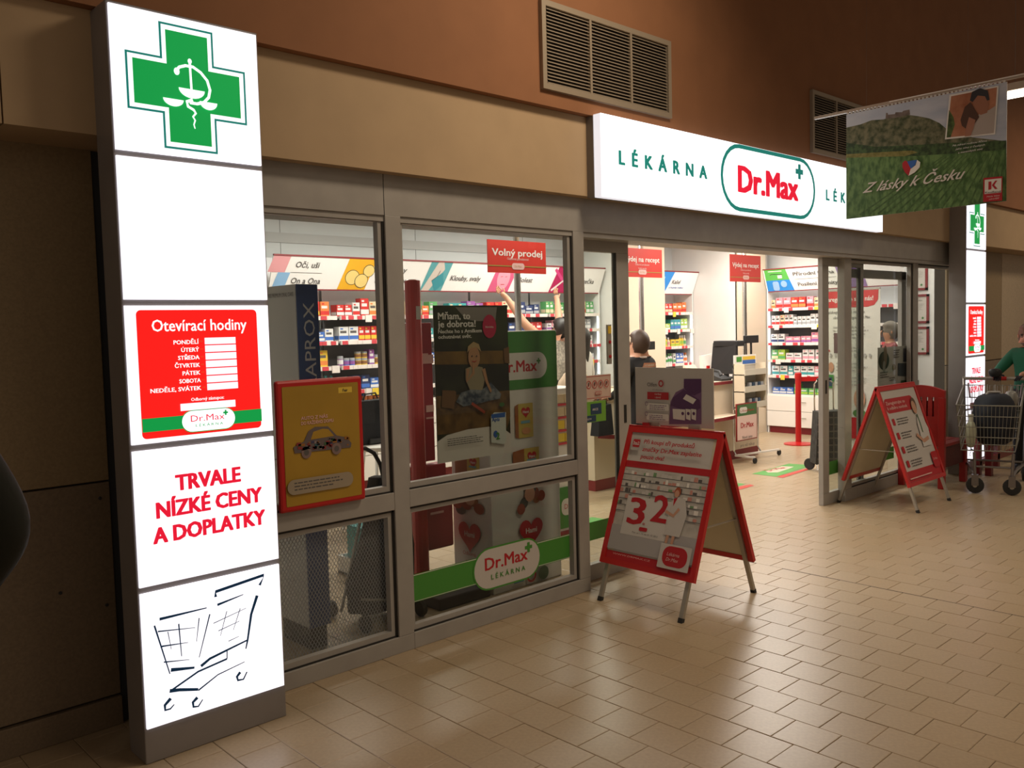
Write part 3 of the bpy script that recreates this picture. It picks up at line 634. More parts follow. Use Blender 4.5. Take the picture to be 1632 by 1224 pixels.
p.poly([V(*q) for q in ((430, 610), (700, 610), (690, 700), (560, 700), (500, 690))], mat('poster_sky', (.22, .20, .18), .5)); p.poly([V(*q) for q in ((280, 900), (800, 890), (800, 975), (285, 985))], photo('poster_gold', (.10, .05, .008), (.20, .11, .015), 9))
p.poly([V2(*q) for q in ((335, 250), (945, 200), (955, 400), (900, 490), (350, 545))], photo('poster_sand', (.06, .028, .006), (.20, .11, .03), 11))
p.poly([V2(*q) for q in ((330, 600), (440, 545), (600, 500), (760, 480), (880, 500), (970, 530), (990, 900), (300, 900))], PAPER)
p.text('Mňam, to', V(316, 685)[0], V(316, 690)[1], .038, WT, w_=.225, bold=.022); p.text('je dobrota!', V(316, 740)[0], V(316, 742)[1], .038, WT, w_=.265, bold=.022)
p.text('Nechte ho s Amilkem', V(316, 780)[0], V(316, 781)[1], .021, WT, w_=.31, bold=.02); p.text('ochutnávat svět.', V(316, 815)[0], V(316, 816)[1], .021, WT, w_=.235, bold=.02)
p.ell(*V(648, 735), .052, .067, mat('poster_magenta', (.45, .01, .06), .5)); p.text('Novinka', *V(648, 745), .013, WT, al='c')
SKN = mat('poster_skin', (.42, .22, .11), .5)
p.poly([V(*q) for q in ((738, 880), (800, 865), (800, 975), (745, 970))], mat('poster_basket', (.15, .07, .02), .5)); p.poly([V(*q) for q in ((340, 1160), (430, 1160), (425, 1224), (345, 1224))], mat('poster_basket', (.15, .07, .02), .5)); p.poly([V2(*q) for q in ((400, 200), (500, 205), (490, 345), (395, 330))], mat('poster_basket', (.15, .07, .02), .5))
p.poly([V(*q) for q in ((490, 1010), (540, 990), (600, 1000), (620, 1060), (600, 1150), (520, 1150), (490, 1080))], mat('poster_shirt', (.28, .24, .15), .5))
p.poly([V2(*q) for q in ((505, 290), (540, 220), (620, 195), (700, 200), (770, 140), (850, 230), (840, 265), (760, 280), (690, 300), (560, 325))], photo('poster_denim', (.02, .04, .07), (.22, .24, .26), 30))
p.ell(*V(545, 935), .043, .062, SKN); p.poly([V(*q) for q in ((500, 905), (505, 865), (540, 835), (575, 850), (590, 900), (560, 870), (525, 875))], mat('poster_cap', (.40, .28, .13), .5))
p.line([V(505, 1010), V(498, 1090), V(540, 1040), V(540, 960)], .022, SKN, w1=.016); p.line([V(605, 1010), V(625, 1090), V(655, 1160)], .024, SKN, w1=.014)
p.ell(V(530, 935)[0], V(530, 935)[1]+.006, .005, .004, DKI); p.ell(V(560, 935)[0], V(560, 935)[1]+.006, .005, .004, DKI); p.line([V(530, 960), V(545, 965), V(558, 958)], .004, RT)
p.line([V2(620, 300), V2(720, 370)], .016, mat('poster_toy', (.35, .05, .02), .5)); p.ell(*V2(850, 310), .02, .012, mat('poster_leaf', (.04, .14, .03), .5))
# carton with a number two
p.poly([V2(*q) for q in ((765, 400), (790, 370), (880, 368), (882, 600), (860, 612), (768, 600))], mat('poster_carton', (.62, .66, .62), .5)); p.poly([V2(*q) for q in ((768, 385), (875, 368), (872, 405), (768, 415))], BLUI)
p.text('Apta', V2(773, 440)[0], V2(773, 440)[1], .022, BLUI, w_=.058, bold=.02); p.ell(*V2(800, 535), .017, .020, BLUI); p.text('2', V2(806, 575)[0], V2(806, 575)[1], .04, GREEN, bold=.04); p.lines(V2(430, 575)[0], V2(740, 560)[0], V2(430, 580)[1], .006, 4, GR)
p.done('print', t)
# green stripes on the glass, with the oval mark
p = PY(3.6855); p.rect(2.655, .222, 3.905, .372, GREEN, 1); p.l = 2; p.rect(2.655, .365, 3.905, .3685, WT); p.rect(2.655, .226, 3.905, .2285, WT)
capsule(p, 3.365, .292, .535, .245, PST, GREEN, RT, True, ring=.010, bd=.02); p.done('stripe_decal', w2)
for d, a, c in ((bpy.data.objects['door_1'], 4.15, 4.47), (bpy.data.objects['door_2'], 7.38, 7.98)):
    p = PY(3.779); p.rect(a, .258, c, .378, GREEN, 1); p.done('stripe_decal', d)
for wdw, a, c in ((w3, 7.7, 8.7), (w4, 8.9, 9.6)): p = PY(3.757); p.rect(a, .258, c, .378, GREEN, 1); p.done('stripe_decal', wdw)
# pictogram notice and green leaflet on the left door leaf
t = E('pictogram_notice', 'small notice with four round prohibition pictograms on the left door glass', 'notice', (4.28, 3.778, 1.2))
B().box(4.15, 4.415, 3.7765, 3.7785, 1.178, 1.335, mat('notice_pink', (.60, .44, .36), .5)).build('sheet', t)
p = PY(3.776); p.line([(4.155, 1.186), (4.408, 1.186), (4.408, 1.327), (4.155, 1.327)], .003, RT, closed=True)
for i in range(4): cx = 4.195+i*.056; p.ring(cx, 1.275, .022, .024, .004, RT); p.ell(cx, 1.278, .007, .013, GR, n=8); p.line([(cx-.015, 1.262), (cx+.015, 1.288)], .003, RT)
p.rr(4.25, 1.207, 4.31, 1.228, .004, RT); p.rr(4.253, 1.21, 4.307, 1.225, .003, mat('notice_pink', (.6, .44, .36), .5)); p.text('DĚKUJEME', 4.28, 1.214, .006, RT, al='c'); p.done('print', t)
t = E('leaflet', 'lime green leaflet with navy squares below the pictogram notice', 'leaflet', (4.25, 3.778, 1.0))
B().box(4.15, 4.36, 3.7765, 3.7785, 1.03, 1.165, mat('lime_paper', (.16, .38, .04), .5)).build('sheet', t)
p = PY(3.776); p.rect(4.21, 1.08, 4.315, 1.15, mat('navy_print', (.02, .05, .10), .5)); p.rect(4.16, 1.035, 4.26, 1.075, mat('navy_print', (.02, .05, .10), .5)); p.text('AKCE', 4.225, 1.105, .016, WT); p.text('SLEVA', 4.17, 1.048, .012, WT); p.done('print', t)
# push buttons on the left leaf's jamb
for i, (z, c) in enumerate(((1.60, YEL), (1.50, RED), (1.40, RED))):
    pass
t = E('switch_panel', 'small yellow and red switch panel on the left door stile', 'switch', (4.40, 3.775, 1.5))
B().box(4.385, 4.425, 3.77, 3.785, 1.40, 1.66, ALU, .002).build('plate', t)
B().box(4.389, 4.421, 3.766, 3.772, 1.60, 1.65, YEL, .002).build('yellow_switch', t)
for z in (1.545, 1.45): B().lathe([(.011, 0), (.011, .006), (.006, .009)], RED, (4.405, 3.77, z), 10, axis=Matrix.Rotation(PI/2, 3, 'X')).build('red_button', t)
# poster with dog and cat inside window 3
a0, a1 = WY(1399, 553, 3.775), WY(1455, 550, 3.775)
t = E('window_poster', 'pale poster with oval animal photo behind the glass beside the bench', 'poster', (8.6, 3.775, .9))
B().box(a0.x, a1.x, 3.777, 3.779, .80, a1.z, PAPER).build('sheet', t)
p = PY(3.7765); V = lambda x, y: p.q(1390+x/10.2, 520+y/10.2)
c0 = V(190, 560); p.ell(*c0, V(275, 560)[0]-c0[0], V(190, 410)[1]-c0[1], mat('pet_photo', (.05, .05, .035), .5)); p.ell(c0[0]+.03, c0[1]+.05, .04, .10, mat('pet_tan', (.30, .20, .13), .5)); p.ell(c0[0]-.03, c0[1]+.0, .03, .08, mat('pet_brown', (.12, .09, .06), .5)); p.ell(c0[0], c0[1]-.06, .03, .06, mat('pet_white', (.4, .38, .34), .5))
p.poly([V(500, 360), V(600, 362), V(598, 575), V(500, 578)], mat('pet_navy', (.04, .05, .09), .5)); p.poly([V(415, 600), V(570, 600), V(565, 812), V(412, 805)], mat('pet_blue', (.03, .05, .07), .5)); p.ell(*V(350, 665), .035, .035, GOLD); p.ell(*V(572, 775), .02, .03, RT)
p.poly([V(460, 880), V(615, 868), V(612, 918), V(458, 930)], mat('pet_green', (.02, .09, .02), .5)); p.lines(*(V(120, 770)[0], V(270, 770)[0]), V(120, 765)[1], .012, 3, GR); p.lines(V(340, 400)[0], V(440, 400)[0], V(340, 400)[1], .012, 4, GR); p.lines(V(270, 850)[0], V(360, 850)[0], V(270, 850)[1], .012, 2, GR); p.done('print', t)
#PART3
# ================================================================== SHELVING
ORD = ['first', 'second', 'third', 'fourth', 'fifth', 'sixth', 'seventh', 'eighth', 'ninth', 'tenth', 'eleventh', 'twelfth', 'thirteenth', 'fourteenth', 'fifteenth', 'sixteenth', 'seventeenth', 'eighteenth', 'nineteenth', 'twentieth', 'twenty-first', 'twenty-second', 'twenty-third', 'twenty-fourth']
PC = {'white': (.72, .71, .70), 'orange': (.72, .22, .06), 'red': (.58, .035, .03), 'yellow': (.75, .50, .05), 'green': (.10, .36, .12), 'teal': (.05, .32, .33), 'blue': (.06, .16, .50),
      'purple': (.28, .09, .32), 'pink': (.75, .30, .36), 'cream': (.72, .58, .38), 'brown': (.24, .11, .05), 'grey': (.35, .36, .38), 'navy': (.03, .05, .14), 'lime': (.35, .52, .06)}
pm = lambda c: mat('pack_'+c, PC[c], .4)
BMAT = mat('shelf_back_dark', (.17, .17, .18), .6); BWH = mat('shelf_back_white', (.80, .82, .85), .6)
LEDW = mat('led_strip', (.85, .9, 1), .5, 0, 3.2)
TAGR = mat('tag_red', (.60, .06, .08), .5); TAGW = mat('tag_white', (.78, .72, .68), .5); TAGY = mat('tag_yellow', (.80, .58, .06), .5)
_pk = {}
def pack_mesh(kind, c1, c2):
    k = (kind, c1, c2)
    if k in _pk: return _pk[k]
    b = B(); m1, m2 = pm(c1), pm(c2)
    if kind == 'carton':
        b.box(-.5, .5, -.5, .5, 0, 1, m1); e = -.505
        b.add([(-.5, e, .12), (.5, e, .12), (.5, e, .38), (-.5, e, .38)], [(0, 1, 2, 3)], m2).add([(-.38, e, .55), (.30, e, .55), (.30, e, .72), (-.38, e, .72)], [(0, 1, 2, 3)], GR if c1 in ('white', 'cream', 'yellow') else pm('white'))
        b.add([(-.505, .4, .12), (-.505, -.4, .12), (-.505, -.4, .38), (-.505, .4, .38)], [(0, 1, 2, 3)], m2).add([(-.35, e, .80), (-.05, e, .80), (-.05, e, .9), (-.35, e, .9)], [(0, 1, 2, 3)], m2)
    elif kind == 'bottle':
        b.lathe([(.44, 0), (.5, .03), (.5, .2)], m1, n=12).lathe([(.505, .2), (.505, .5)], m2, n=12).lathe([(.5, .5), (.48, .62), (.25, .74), (.2, .78)], m1, n=12).lathe([(.27, .78), (.27, .98), (.22, 1)], pm('white') if c1 != 'white' else m2, n=12)
    elif kind == 'jar':
        b.lathe([(.44, 0), (.5, .05), (.5, .18)], m1, n=12).lathe([(.505, .18), (.505, .62)], m2, n=12).lathe([(.5, .62), (.46, .7)], m1, n=12).lathe([(.5, .7), (.5, .97), (.46, 1)], pm('grey') if c1 != 'grey' else pm('white'), n=12)
    elif kind == 'tub':
        b.lathe([(.40, 0), (.5, .78), (.5, .8)], m1, n=12).lathe([(.52, .8), (.52, .98), (.48, 1)], m2, n=12)
    o = b.build('tmp'); _pk[k] = o.data; bpy.data.objects.remove(o); return _pk[k]
NAMES = {'carton': 'medicine_carton', 'bottle': 'plastic_bottle', 'jar': 'vitamin_jar', 'tub': 'cream_tub'}
CATS = {'carton': 'box', 'bottle': 'bottle', 'jar': 'jar', 'tub': 'tub'}
npk = [0]; used_lab = {}
def stock(M, x0, x1, z, zmax, where, pal, kinds=('carton',), wr=(.06, .125), row='top', dep=.12, yo=0):
    """a row of products on one shelf; M = bay matrix"""
    x = x0+R.random()*.02; i = used_lab.get((where, row), 0); grp = 'goods on the %s shelf under the %s sign' % (row, where)
    while x < x1-.04:
        kd = R.choice(kinds); c1, c2 = R.choice(pal); rep = R.choice((1, 1, 2, 2, 3))
        if kd == 'carton': w_ = R.uniform(*wr); h = min(zmax, R.uniform(.10 if row == 'top' else .085, .20)); d = dep*R.uniform(.8, 1)
        elif kd == 'bottle': w_ = R.uniform(.045, .06); h = min(zmax, R.uniform(.12, .18)); d = w_
        else: w_ = R.uniform(.06, .085); h = min(zmax, R.uniform(.07, .11)); d = w_
        st = 2 if kd != 'bottle' and zmax > 2*h+.005 and R.random() < .9 else 1
        for r_ in range(rep):
            if x+w_ > x1: break
            for s_ in range(st):
                o = link(NAMES[kd], pack_mesh(kd, c1, c2), None, None, CATS[kd], grp)
                o.matrix_world = M @ Matrix.Translation((x+w_/2, .075+d/2+yo, z+s_*(h+.0005))) @ Matrix.Rotation(R.uniform(-.05, .05) if not s_ else 0, 4, 'Z') @ Matrix.Diagonal((w_*.95, d, h, 1))
                pos = ('stacked on the ' if s_ else '')+ORD[min(i, 23)]
                adj = '%s and %s' % (c1, c2) if c1 != c2 else 'plain '+c1
                o['label'] = '%s %s, %s from left on %s shelf under %s sign' % (adj, {'carton': 'carton', 'bottle': 'bottle', 'jar': 'jar', 'tub': 'tub'}[kd], pos.replace('stacked on the ', 'stacked '), row, where); npk[0] += 1
            i += 1; x += w_+R.uniform(.001, .005)
        x += R.choice((0, .004, .01))
    used_lab[(where, row)] = i
ROWN = ['top', 'second', 'third', 'fourth', 'fifth', 'sixth']
def bay(loc, rot, W, zs, label, hdr=None, cab=.56, drawers=2, cat='shelving', led='r', sides='lr', hz=(2.09, 2.406)):
    """shelving bay, local: x 0..W, front y=0, facing -y"""
    t = E('shelving_bay', label, cat, (0, 0, 0), 'illuminated shelving bays along the shop walls')
    D = .36
    for sd, x in (('l', 0), ('r', W-.018)):
        if sd in sides: B().box(x, x+.018, .02, D, 0, 2.42, WALLW).build('side_panel', t)
    B().box(.018, W-.018, D-.012, D, 0, zs[0], BMAT).build('back_panel', t); B().box(.018, W-.018, D-.012, D, zs[0], 2.42, BWH).build('upper_back_panel', t)
    for z in zs:
        s_ = B().box(.019, W-.019, .03, D-.013, z-.018, z, mat('shelf_grey', (.55, .55, .55), .5)).build('shelf', t)
        b = B().box(.019, W-.019, .004, .03, z-.035, z+.006, TAGW); b.build('price_rail', s_)
        b = B(); x = .03
        while x < W-.08:
            w_ = R.uniform(.04, .075); r_ = R.random()
            b.box(x, x+w_, -.001, .004, z-.034, z+.005, TAGR if r_ < .42 else (TAGY if r_ > .88 else TAGW)); 
            if r_ > .9: b.box(x, x+w_*1.4, -.003, .003, z-.062, z+.012, TAGY if r_ > .95 else TAGW)
            x += w_+R.uniform(.003, .05)
        b.build('price_tags', s_, kind='stuff')
    B().box(.0, W, .012, D, .10, cab, CREAM if 0 else WHITE).build('cabinet', t); B().box(.02, W-.02, .05, D, 0, .10, DRED).build('plinth', t)
    hh = (cab-.12)/drawers
    for k in range(drawers):
        d_ = B().box(.006, W-.006, -.006, .012, .105+k*hh, .10+(k+1)*hh-.003, WHITE, .002).build('drawer', t)
        B().bar((W*.5-.06, -.022, .10+(k+.62)*hh), (W*.5+.06, -.022, .10+(k+.62)*hh), .008, .008, ALU).build('handle', d_)
    if led: 
        for sd in led: x = W-.03 if sd == 'r' else .022; B().box(x, x+.008, .03, .05, zs[-1]+.02, zs[0]-.03, LEDW).build('led_strip', t)
    # tilted header sign
    z0, z1 = hz; yt, yb = -.092, .03
    n = Vector((0, -(z1-z0), -(yt-yb)*-1)).normalized()
    P = [(x, y+dy, z) for dy in (0, .012) for x, y, z in ((0, yb, z0), (W, yb, z0), (W, yt, z1), (0, yt, z1))]
    B().hexa([P[0], P[1], P[5], P[4], P[3], P[2], P[6], P[7]], mat('header_white_glow', (.80, .78, .76), .5, 0, .12)).build('header_sign', t)  # faint glow put into the header panel's own material
    V_ = Vector((0, yt-yb, z1-z0)); L = V_.length
    b = B(); b.box(0, W, yt-.006, yt+.014, z1-.006, z1+.010, DRED).box(0, W, yb-.006, yb+.014, z0-.008, z0+.004, DRED); b.build('header_rail', t)
    if hdr:
        p = Pr((0, yb-.0006, z0), (1, 0, 0), V_, .0008); hdr(p, W, L); p.done('header_print', t)
    t.location = loc; t.rotation_euler = (0, 0, rot)
    return t, Matrix.Translation(loc) @ Matrix.Rotation(rot, 4, 'Z')
HI = dict(bold=.012, ital=.2)
zm = 435
bx = [WY(px, zm, 7.66).x for px in (433, 541, 666, 781, 877)]; bx.append(8.83)
def slant(p, x, w_, L, mt, s_=.10, f=1, g=0): p.poly([(x, L*g), (x+w_, L*g), (x+w_+s_*(f-g), L*f), (x+s_*(f-g), L*f)], mt)
def h1(p, W, L): slant(p, -.06+.02, .18, L, mat('hd_pink', (.75, .35, .38), .5), g=.5); slant(p, .02, .13, L, mat('hd_blue', (.25, .45, .70), .5), f=.5); p.rect(.2, L*.5, W-.2, L*.505+.002, GR); p.text('Oči, uši', .25, L*.66, .062, GR, w_=.26, **HI); p.text('On a Ona', .22, L*.18, .062, GR, w_=.32, **HI)
def h2(p, W, L):
    slant(p, .0, .33, L, mat('hd_orange', (.80, .42, .02), .5)); li = mat('hd_lemon', (.82, .62, .22), .5)
    for a, c, r_ in ((.13, .40, .085), (.30, .62, .07), (.25, .30, .08)): p.ell(a+c*.08, L*c, r_, r_*.95, DKI); p.ell(a+c*.08, L*c, r_-.006, r_*.95-.006, li)
    p.text('Vitamíny', .47, L*.60, .062, GR, w_=.36, **HI); p.text('a minerály', .44, L*.26, .062, GR, w_=.40, **HI)
def h3(p, W, L):
    slant(p, .06, .30, L, mat('hd_teal', (.10, .36, .40), .5)); p.poly([(.08, 0), (.18, 0), (.36, L*.75), (.33, L), (.26, L)], mat('hd_palepink', (.62, .55, .50), .5)); p.poly([(.20, L*.35), (.27, 0), (.38, L*.25), (.34, L*.65)], mat('hd_teal2', (.04, .28, .34), .5))
    p.line([(.2, L*.35), (.27, L*.5), (.3, L*.7)], .006, DKI); p.text('Klouby, svaly', .46, L*.38, .062, GR, w_=.45, **HI)
def h4(p, W, L): slant(p, .0, .33, L, mat('hd_rose', (.62, .10, .22), .5)); p.ell(.22, L*.5, .10, L*.42, mat('hd_pinkface', (.80, .32, .42), .5)); p.line([(.17, L*.55), (.20, L*.57)], .006, RT); p.line([(.24, L*.55), (.27, L*.57)], .006, RT); p.line([(.19, L*.28), (.25, L*.28)], .006, RT); p.text('Bolest', .46, L*.38, .062, GR, w_=.24, **HI)
def h5(p, W, L): slant(p, .02, .33, L, mat('hd_magenta', (.42, .008, .09), .5)); p.line([(.06, L*.9), (.38, L*.1)], .04, mat('hd_magenta2', (.60, .05, .2), .5)); p.line([(.06, L*.08), (.42, L*.85)], .03, WT, w1=.012); p.text('Horečka', .50, L*.38, .062, GR, w_=.32, **HI)
ZA = (1.82, 1.565, 1.31, 1.055); ZB = (1.82, 1.62, 1.415, 1.205, 1.0)
wn = ['eyes and ears', 'lemons', 'knee joint', 'pink face', 'thermometer']
bays = []
for k, hf in enumerate((h1, h2, h3, h4, h5)):
    tb, M = bay((bx[k], 7.70, 0), 0, bx[k+1]-bx[k], ZB if k == 4 else ZA, 'white shelving bay of packed goods under the %s header' % wn[k], hf, cab=.9, drawers=3, sides='r' if k == 4 else '', led='r' if k == 4 else '')
    bays.append(M)
WRM = [('orange', 'red'), ('red', 'white'), ('cream', 'orange'), ('yellow', 'red'), ('white', 'red'), ('red', 'yellow'), ('brown', 'cream'), ('orange', 'white'), ('cream', 'green')]
MIX = [('white', 'green'), ('blue', 'white'), ('teal', 'blue'), ('orange', 'yellow'), ('white', 'pink'), ('pink', 'white'), ('yellow', 'green'), ('white', 'blue'), ('red', 'orange')]
COLD = [('blue', 'white'), ('teal', 'white'), ('grey', 'white'), ('navy', 'blue'), ('white', 'blue'), ('white', 'navy')]
GRN = [('green', 'cream'), ('cream', 'green'), ('green', 'white'), ('lime', 'green'), ('cream', 'red'), ('navy', 'grey')]
PNK = [('white', 'pink'), ('pink', 'white'), ('white', 'red'), ('white', 'purple'), ('purple', 'pink'), ('cream', 'red')]
W0 = lambda k: bx[k+1]-bx[k]
# bay under lemons (0.. is the eyes bay, mostly behind the first window post)
stock(bays[0], .35, W0(0)-.01, ZA[0], .2, wn[0], WRM, wr=(.08, .16), row='top'); stock(bays[0], .35, W0(0)-.01, ZA[1], .17, wn[0], MIX, ('carton', 'bottle'), row='second')
stock(bays[0], .4, W0(0)-.01, ZA[2], .19, wn[0], [('cream', 'red'), ('cream', 'brown'), ('yellow', 'orange')], wr=(.1, .15), row='third'); stock(bays[0], .45, W0(0)-.01, ZA[3], .17, wn[0], [('grey', 'white'), ('white', 'teal')], ('bottle',), row='fourth')
stock(bays[1], .02, W0(1)-.01, ZA[0], .2, wn[1], WRM, wr=(.06, .13), row='top'); stock(bays[1], .02, W0(1)-.3, ZA[1], .15, wn[1], MIX+WRM, row='second')
stock(bays[1], .02, W0(1)-.3, ZA[2], .16, wn[1], [('yellow', 'brown'), ('blue', 'purple'), ('purple', 'white'), ('grey', 'white')], ('carton', 'jar', 'jar'), row='third'); stock(bays[1], .05, W0(1)-.3, ZA[3], .15, wn[1], COLD, wr=(.08, .14), row='fourth')
stock(bays[1], .05, W0(1)-.3, .902, .10, wn[1], [('orange', 'brown'), ('orange', 'blue'), ('brown', 'orange')], ('carton', 'tub'), row='lowest')
stock(bays[2], .02, .42, ZA[0], .19, wn[2], [('green', 'grey'), ('red', 'white'), ('orange', 'red'), ('green', 'cream')], row='top'); stock(bays[2], .02, .42, ZA[1], .15, wn[2], COLD, row='second'); stock(bays[2], .02, .42, ZA[2], .15, wn[2], COLD+WRM, row='third')
stock(bays[2], .5, W0(2)-.01, ZA[0], .16, wn[2], [('purple', 'grey'), ('orange', 'red'), ('red', 'orange'), ('teal', 'cream')], wr=(.1, .16), row='top')
stock(bays[3], .02, W0(3)-.01, ZA[0], .19, wn[3], [('orange', 'red'), ('red', 'orange'), ('cream', 'red'), ('pink', 'red'), ('navy', 'grey')], wr=(.08, .14), row='top'); stock(bays[3], .2, W0(3)-.01, ZA[1], .16, wn[3], [('navy', 'blue'), ('blue', 'white'), ('red', 'pink'), ('pink', 'red')], row='second')
stock(bays[4], .02, W0(4)-.05, ZB[0], .16, wn[4], GRN, wr=(.04, .08), row='top'); stock(bays[4], .02, W0(4)-.05, ZB[1], .13, wn[4], PNK+COLD, row='second'); stock(bays[4], .35, W0(4)-.05, ZB[2], .12, wn[4], PNK, row='third')
stock(bays[4], .35, W0(4)-.05, ZB[3], .12, wn[4], [('white', 'pink'), ('white', 'grey')], row='fourth'); stock(bays[4], .35, W0(4)-.05, ZB[4], .12, wn[4], [('blue', 'white'), ('teal', 'white'), ('navy', 'blue')], ('bottle',), row='fifth')
def hk(p, W, L): slant(p, -.08, .34, L, mat('hd_azure', (.02, .25, .72), .5), s_=.13); p.poly([(.0, L*.2), (.12, L*.25), (.2, L*.75), (.14, L*.8), (.10, L*.55), (.02, L*.45)], mat('hd_sky', (.18, .48, .85), .5)); p.text('Kašel', .38, L*.46, .062, GR, w_=.20, **HI); p.text('a hojivky mléko', .34, L*.26, .026, BLUI, w_=.34, **HI)
ZK = (1.82, 1.57, 1.325, 1.075)
tb, MK = bay((9.97, 7.70, 0), 0, .965, ZK, 'white shelving bay under the blue cough header behind the counter', hk, cab=.8, drawers=2, led='r', sides='lr')
stock(MK, .10, .90, ZK[0], .19, 'cough', [('red', 'cream'), ('cream', 'orange'), ('blue', 'teal'), ('cream', 'grey'), ('orange', 'red'), ('brown', 'grey')], row='top'); stock(MK, .08, .90, ZK[1], .16, 'cough', [('teal', 'blue'), ('white', 'purple'), ('white', 'red'), ('white', 'navy'), ('lime', 'white')], row='second')
stock(MK, .08, .90, ZK[2], .16, 'cough', [('cream', 'green'), ('yellow', 'lime'), ('cream', 'pink'), ('white', 'green'), ('cream', 'orange')], ('carton', 'bottle'), row='third'); stock(MK, .08, .90, ZK[3], .15, 'cough', [('white', 'green'), ('blue', 'white'), ('blue', 'navy'), ('white', 'orange')], ('carton', 'bottle'), row='fourth')
def hr(p, W, L):
    g1, g2 = mat('hd_green', (.10, .45, .08), .5), mat('hd_azure', (.02, .25, .72), .5)
    p.poly([(.02, L*.5), (.40, L*.5), (.36, L), (.02, L)], g1); p.poly([(.02, 0), (.45, 0), (.40, L*.5), (.02, L*.5)], g2); p.line([(.08, L*.9), (.3, L*.9)], .012, WT); p.line([(.1, L*.75), (.14, L*.78), (.3, L*.75)], .008, DKI); p.rect(.22, L*.58, .29, L*.72, WT)
    p.rr(.12, L*.04, .22, L*.45, .03, mat('hd_ice', (.3, .5, .8), .5)); p.ell(.3, L*.32, .05, .05, mat('hd_ice', (.3, .5, .8), .5)); p.rect(.48, L*.495, W-.05, L*.51, GR)
    p.text('Přírodní farma', .47, L*.66, .055, GR, w_=.62, bold=.018); p.text('Posílení imunity', .52, L*.20, .055, GR, w_=.60, bold=.018)
def hr2(p, W, L): slant(p, .0, .36, L, mat('hd_violet', (.30, .20, .42), .5), s_=-.06); p.ell(.2, L*.7, .13, .05, mat('hd_violet2', (.14, .05, .25), .5)); p.text('Zažívání', .48, L*.38, .06, GR, w_=.36, bold=.02)
ZR = (1.84, 1.59, 1.335, 1.085, .855)
r90 = -PI/2
tb, MR = bay((11.68, 6.94, 0), r90, 1.16, ZR, 'white shelving bay on the right wall under the green and blue header', hr, cab=.58, drawers=2, led='l', sides='lr', hz=(2.095, 2.415))
tb, MR2 = bay((11.68, 5.77, 0), r90, .88, ZR, 'white shelving bay on the right wall under the violet header', hr2, cab=.58, drawers=2, led='', sides='lr', hz=(2.095, 2.415))
wr_ = 'green and blue'
stock(MR, .03, .96, ZR[0], .16, wr_, [('cream', 'orange'), ('red', 'orange'), ('green', 'teal'), ('pink', 'red'), ('brown', 'red')], row='top'); stock(MR, .03, .96, ZR[1], .16, wr_, [('white', 'grey'), ('white', 'red'), ('cream', 'red'), ('lime', 'pink')], wr=(.05, .08), row='second')
stock(MR, .03, .96, ZR[2], .16, wr_, [('pink', 'purple'), ('white', 'red'), ('red', 'white'), ('white', 'navy')], row='third'); stock(MR, .03, .96, ZR[3], .15, wr_, [('green', 'white'), ('lime', 'green'), ('green', 'cream'), ('white', 'pink')], wr=(.09, .14), row='fourth')
stock(MR, .03, .96, ZR[4], .14, wr_, [('teal', 'white'), ('white', 'teal'), ('blue', 'white'), ('pink', 'white')], wr=(.08, .13), row='fifth'); stock(MR, .03, .96, .582, .17, wr_, [('navy', 'grey'), ('green', 'lime'), ('white', 'red'), ('blue', 'white')], wr=(.08, .14), row='sixth')
# ================================================================== COUNTERS
def counter(x0, x1, y0, label, leftend=False):
    t = E('shop_counter', label, 'counter', ((x0+x1)/2, y0+.3, 0))
    B().box(x0, x1, y0, y0+.62, .10, .925, CREAM, .004).build('body', t); B().box(x0+.0, x1-.0, y0-.004, y0+.6, 0, .11, DRED, .003).build('plinth', t)
    B().box(x0-.02, x1+.02, y0-.03, y0+.66, .925, .96, CREAM).build('worktop', t); B().box(x0-.024, x1+.024, y0-.036, y0-.03, .925, .962, DRED).build('worktop_edge', t)
    # rounded bag shelf
    b = B(); c = B(); n = 10; a0, a1 = x0+.05, x1-(.62 if x1 > 9 else .05); P = [(a0, y0)]+[((a0+a1)/2-(a1-a0)/2*math.cos(PI*k/n), y0-.24*math.sin(PI*k/n)**.5) for k in range(1, n)]+[(a1, y0)]
    L = len(P); b.add([(x, y, .535) for x, y in P]+[(x, y, .57) for x, y in P], [tuple(range(L))[::-1], tuple(range(L, 2*L))]+[(i, (i+1) % L, L+(i+1) % L, L+i) for i in range(L)], CREAM); sh = b.build('bag_shelf', t)
    Q_ = [(x, y-.004) for x, y in P]; c.add([(x, y, .532) for x, y in Q_]+[(x, y, .572) for x, y in Q_], [(i, i+1, L+i+1, L+i) for i in range(L-1)], DRED); c.build('shelf_edge', sh)
    return t
counter(6.50, 7.42, 5.79, 'cream counter with dark red plinth behind the left door leaf'); counter(7.62, 9.66, 5.87, 'long cream counter with dark red plinth and half-round bag shelf')
def hanging(x, y, w_, z0, z1, label, l1, l2, zbot, grp='red counter signs on chrome poles'):
    t = E('counter_sign', label, 'sign', (x, y+.03, zbot), grp)
    B().box(x-w_/2, x+w_/2, y-.004, y+.004, z0, z1, mat('sign_red', (.58, .03, .018), .45)).build('board', t)
    B().tube([(x+.02, y+.03, zbot), (x+.02, y+.03, 3.0)], .028, CHROME, 12).build('pole', t)
    p = PY(y-.0045); p.text(l1, x, z1-.115*(z1-z0)/.29-.02, .058, WT, w_=w_*.86, al='c', bold=.018)
    for i, s_ in enumerate(l2): p.text(s_, x, z1-.16*(z1-z0)/.29-.012-i*.04, .020, PINK, al='c', maxw=w_*.6, bold=.01)
    zc = z0+.055; p.rect(x-w_/2, zc-.004, x+w_/2, zc+.004, GOLD); p.rr(x-.07, zc-.026, x+.07, zc+.026, .024, PINK); p.text('Dr.Max', x, zc-.009, .018, GOLD, al='c', w_=.08); p.done('print', t)
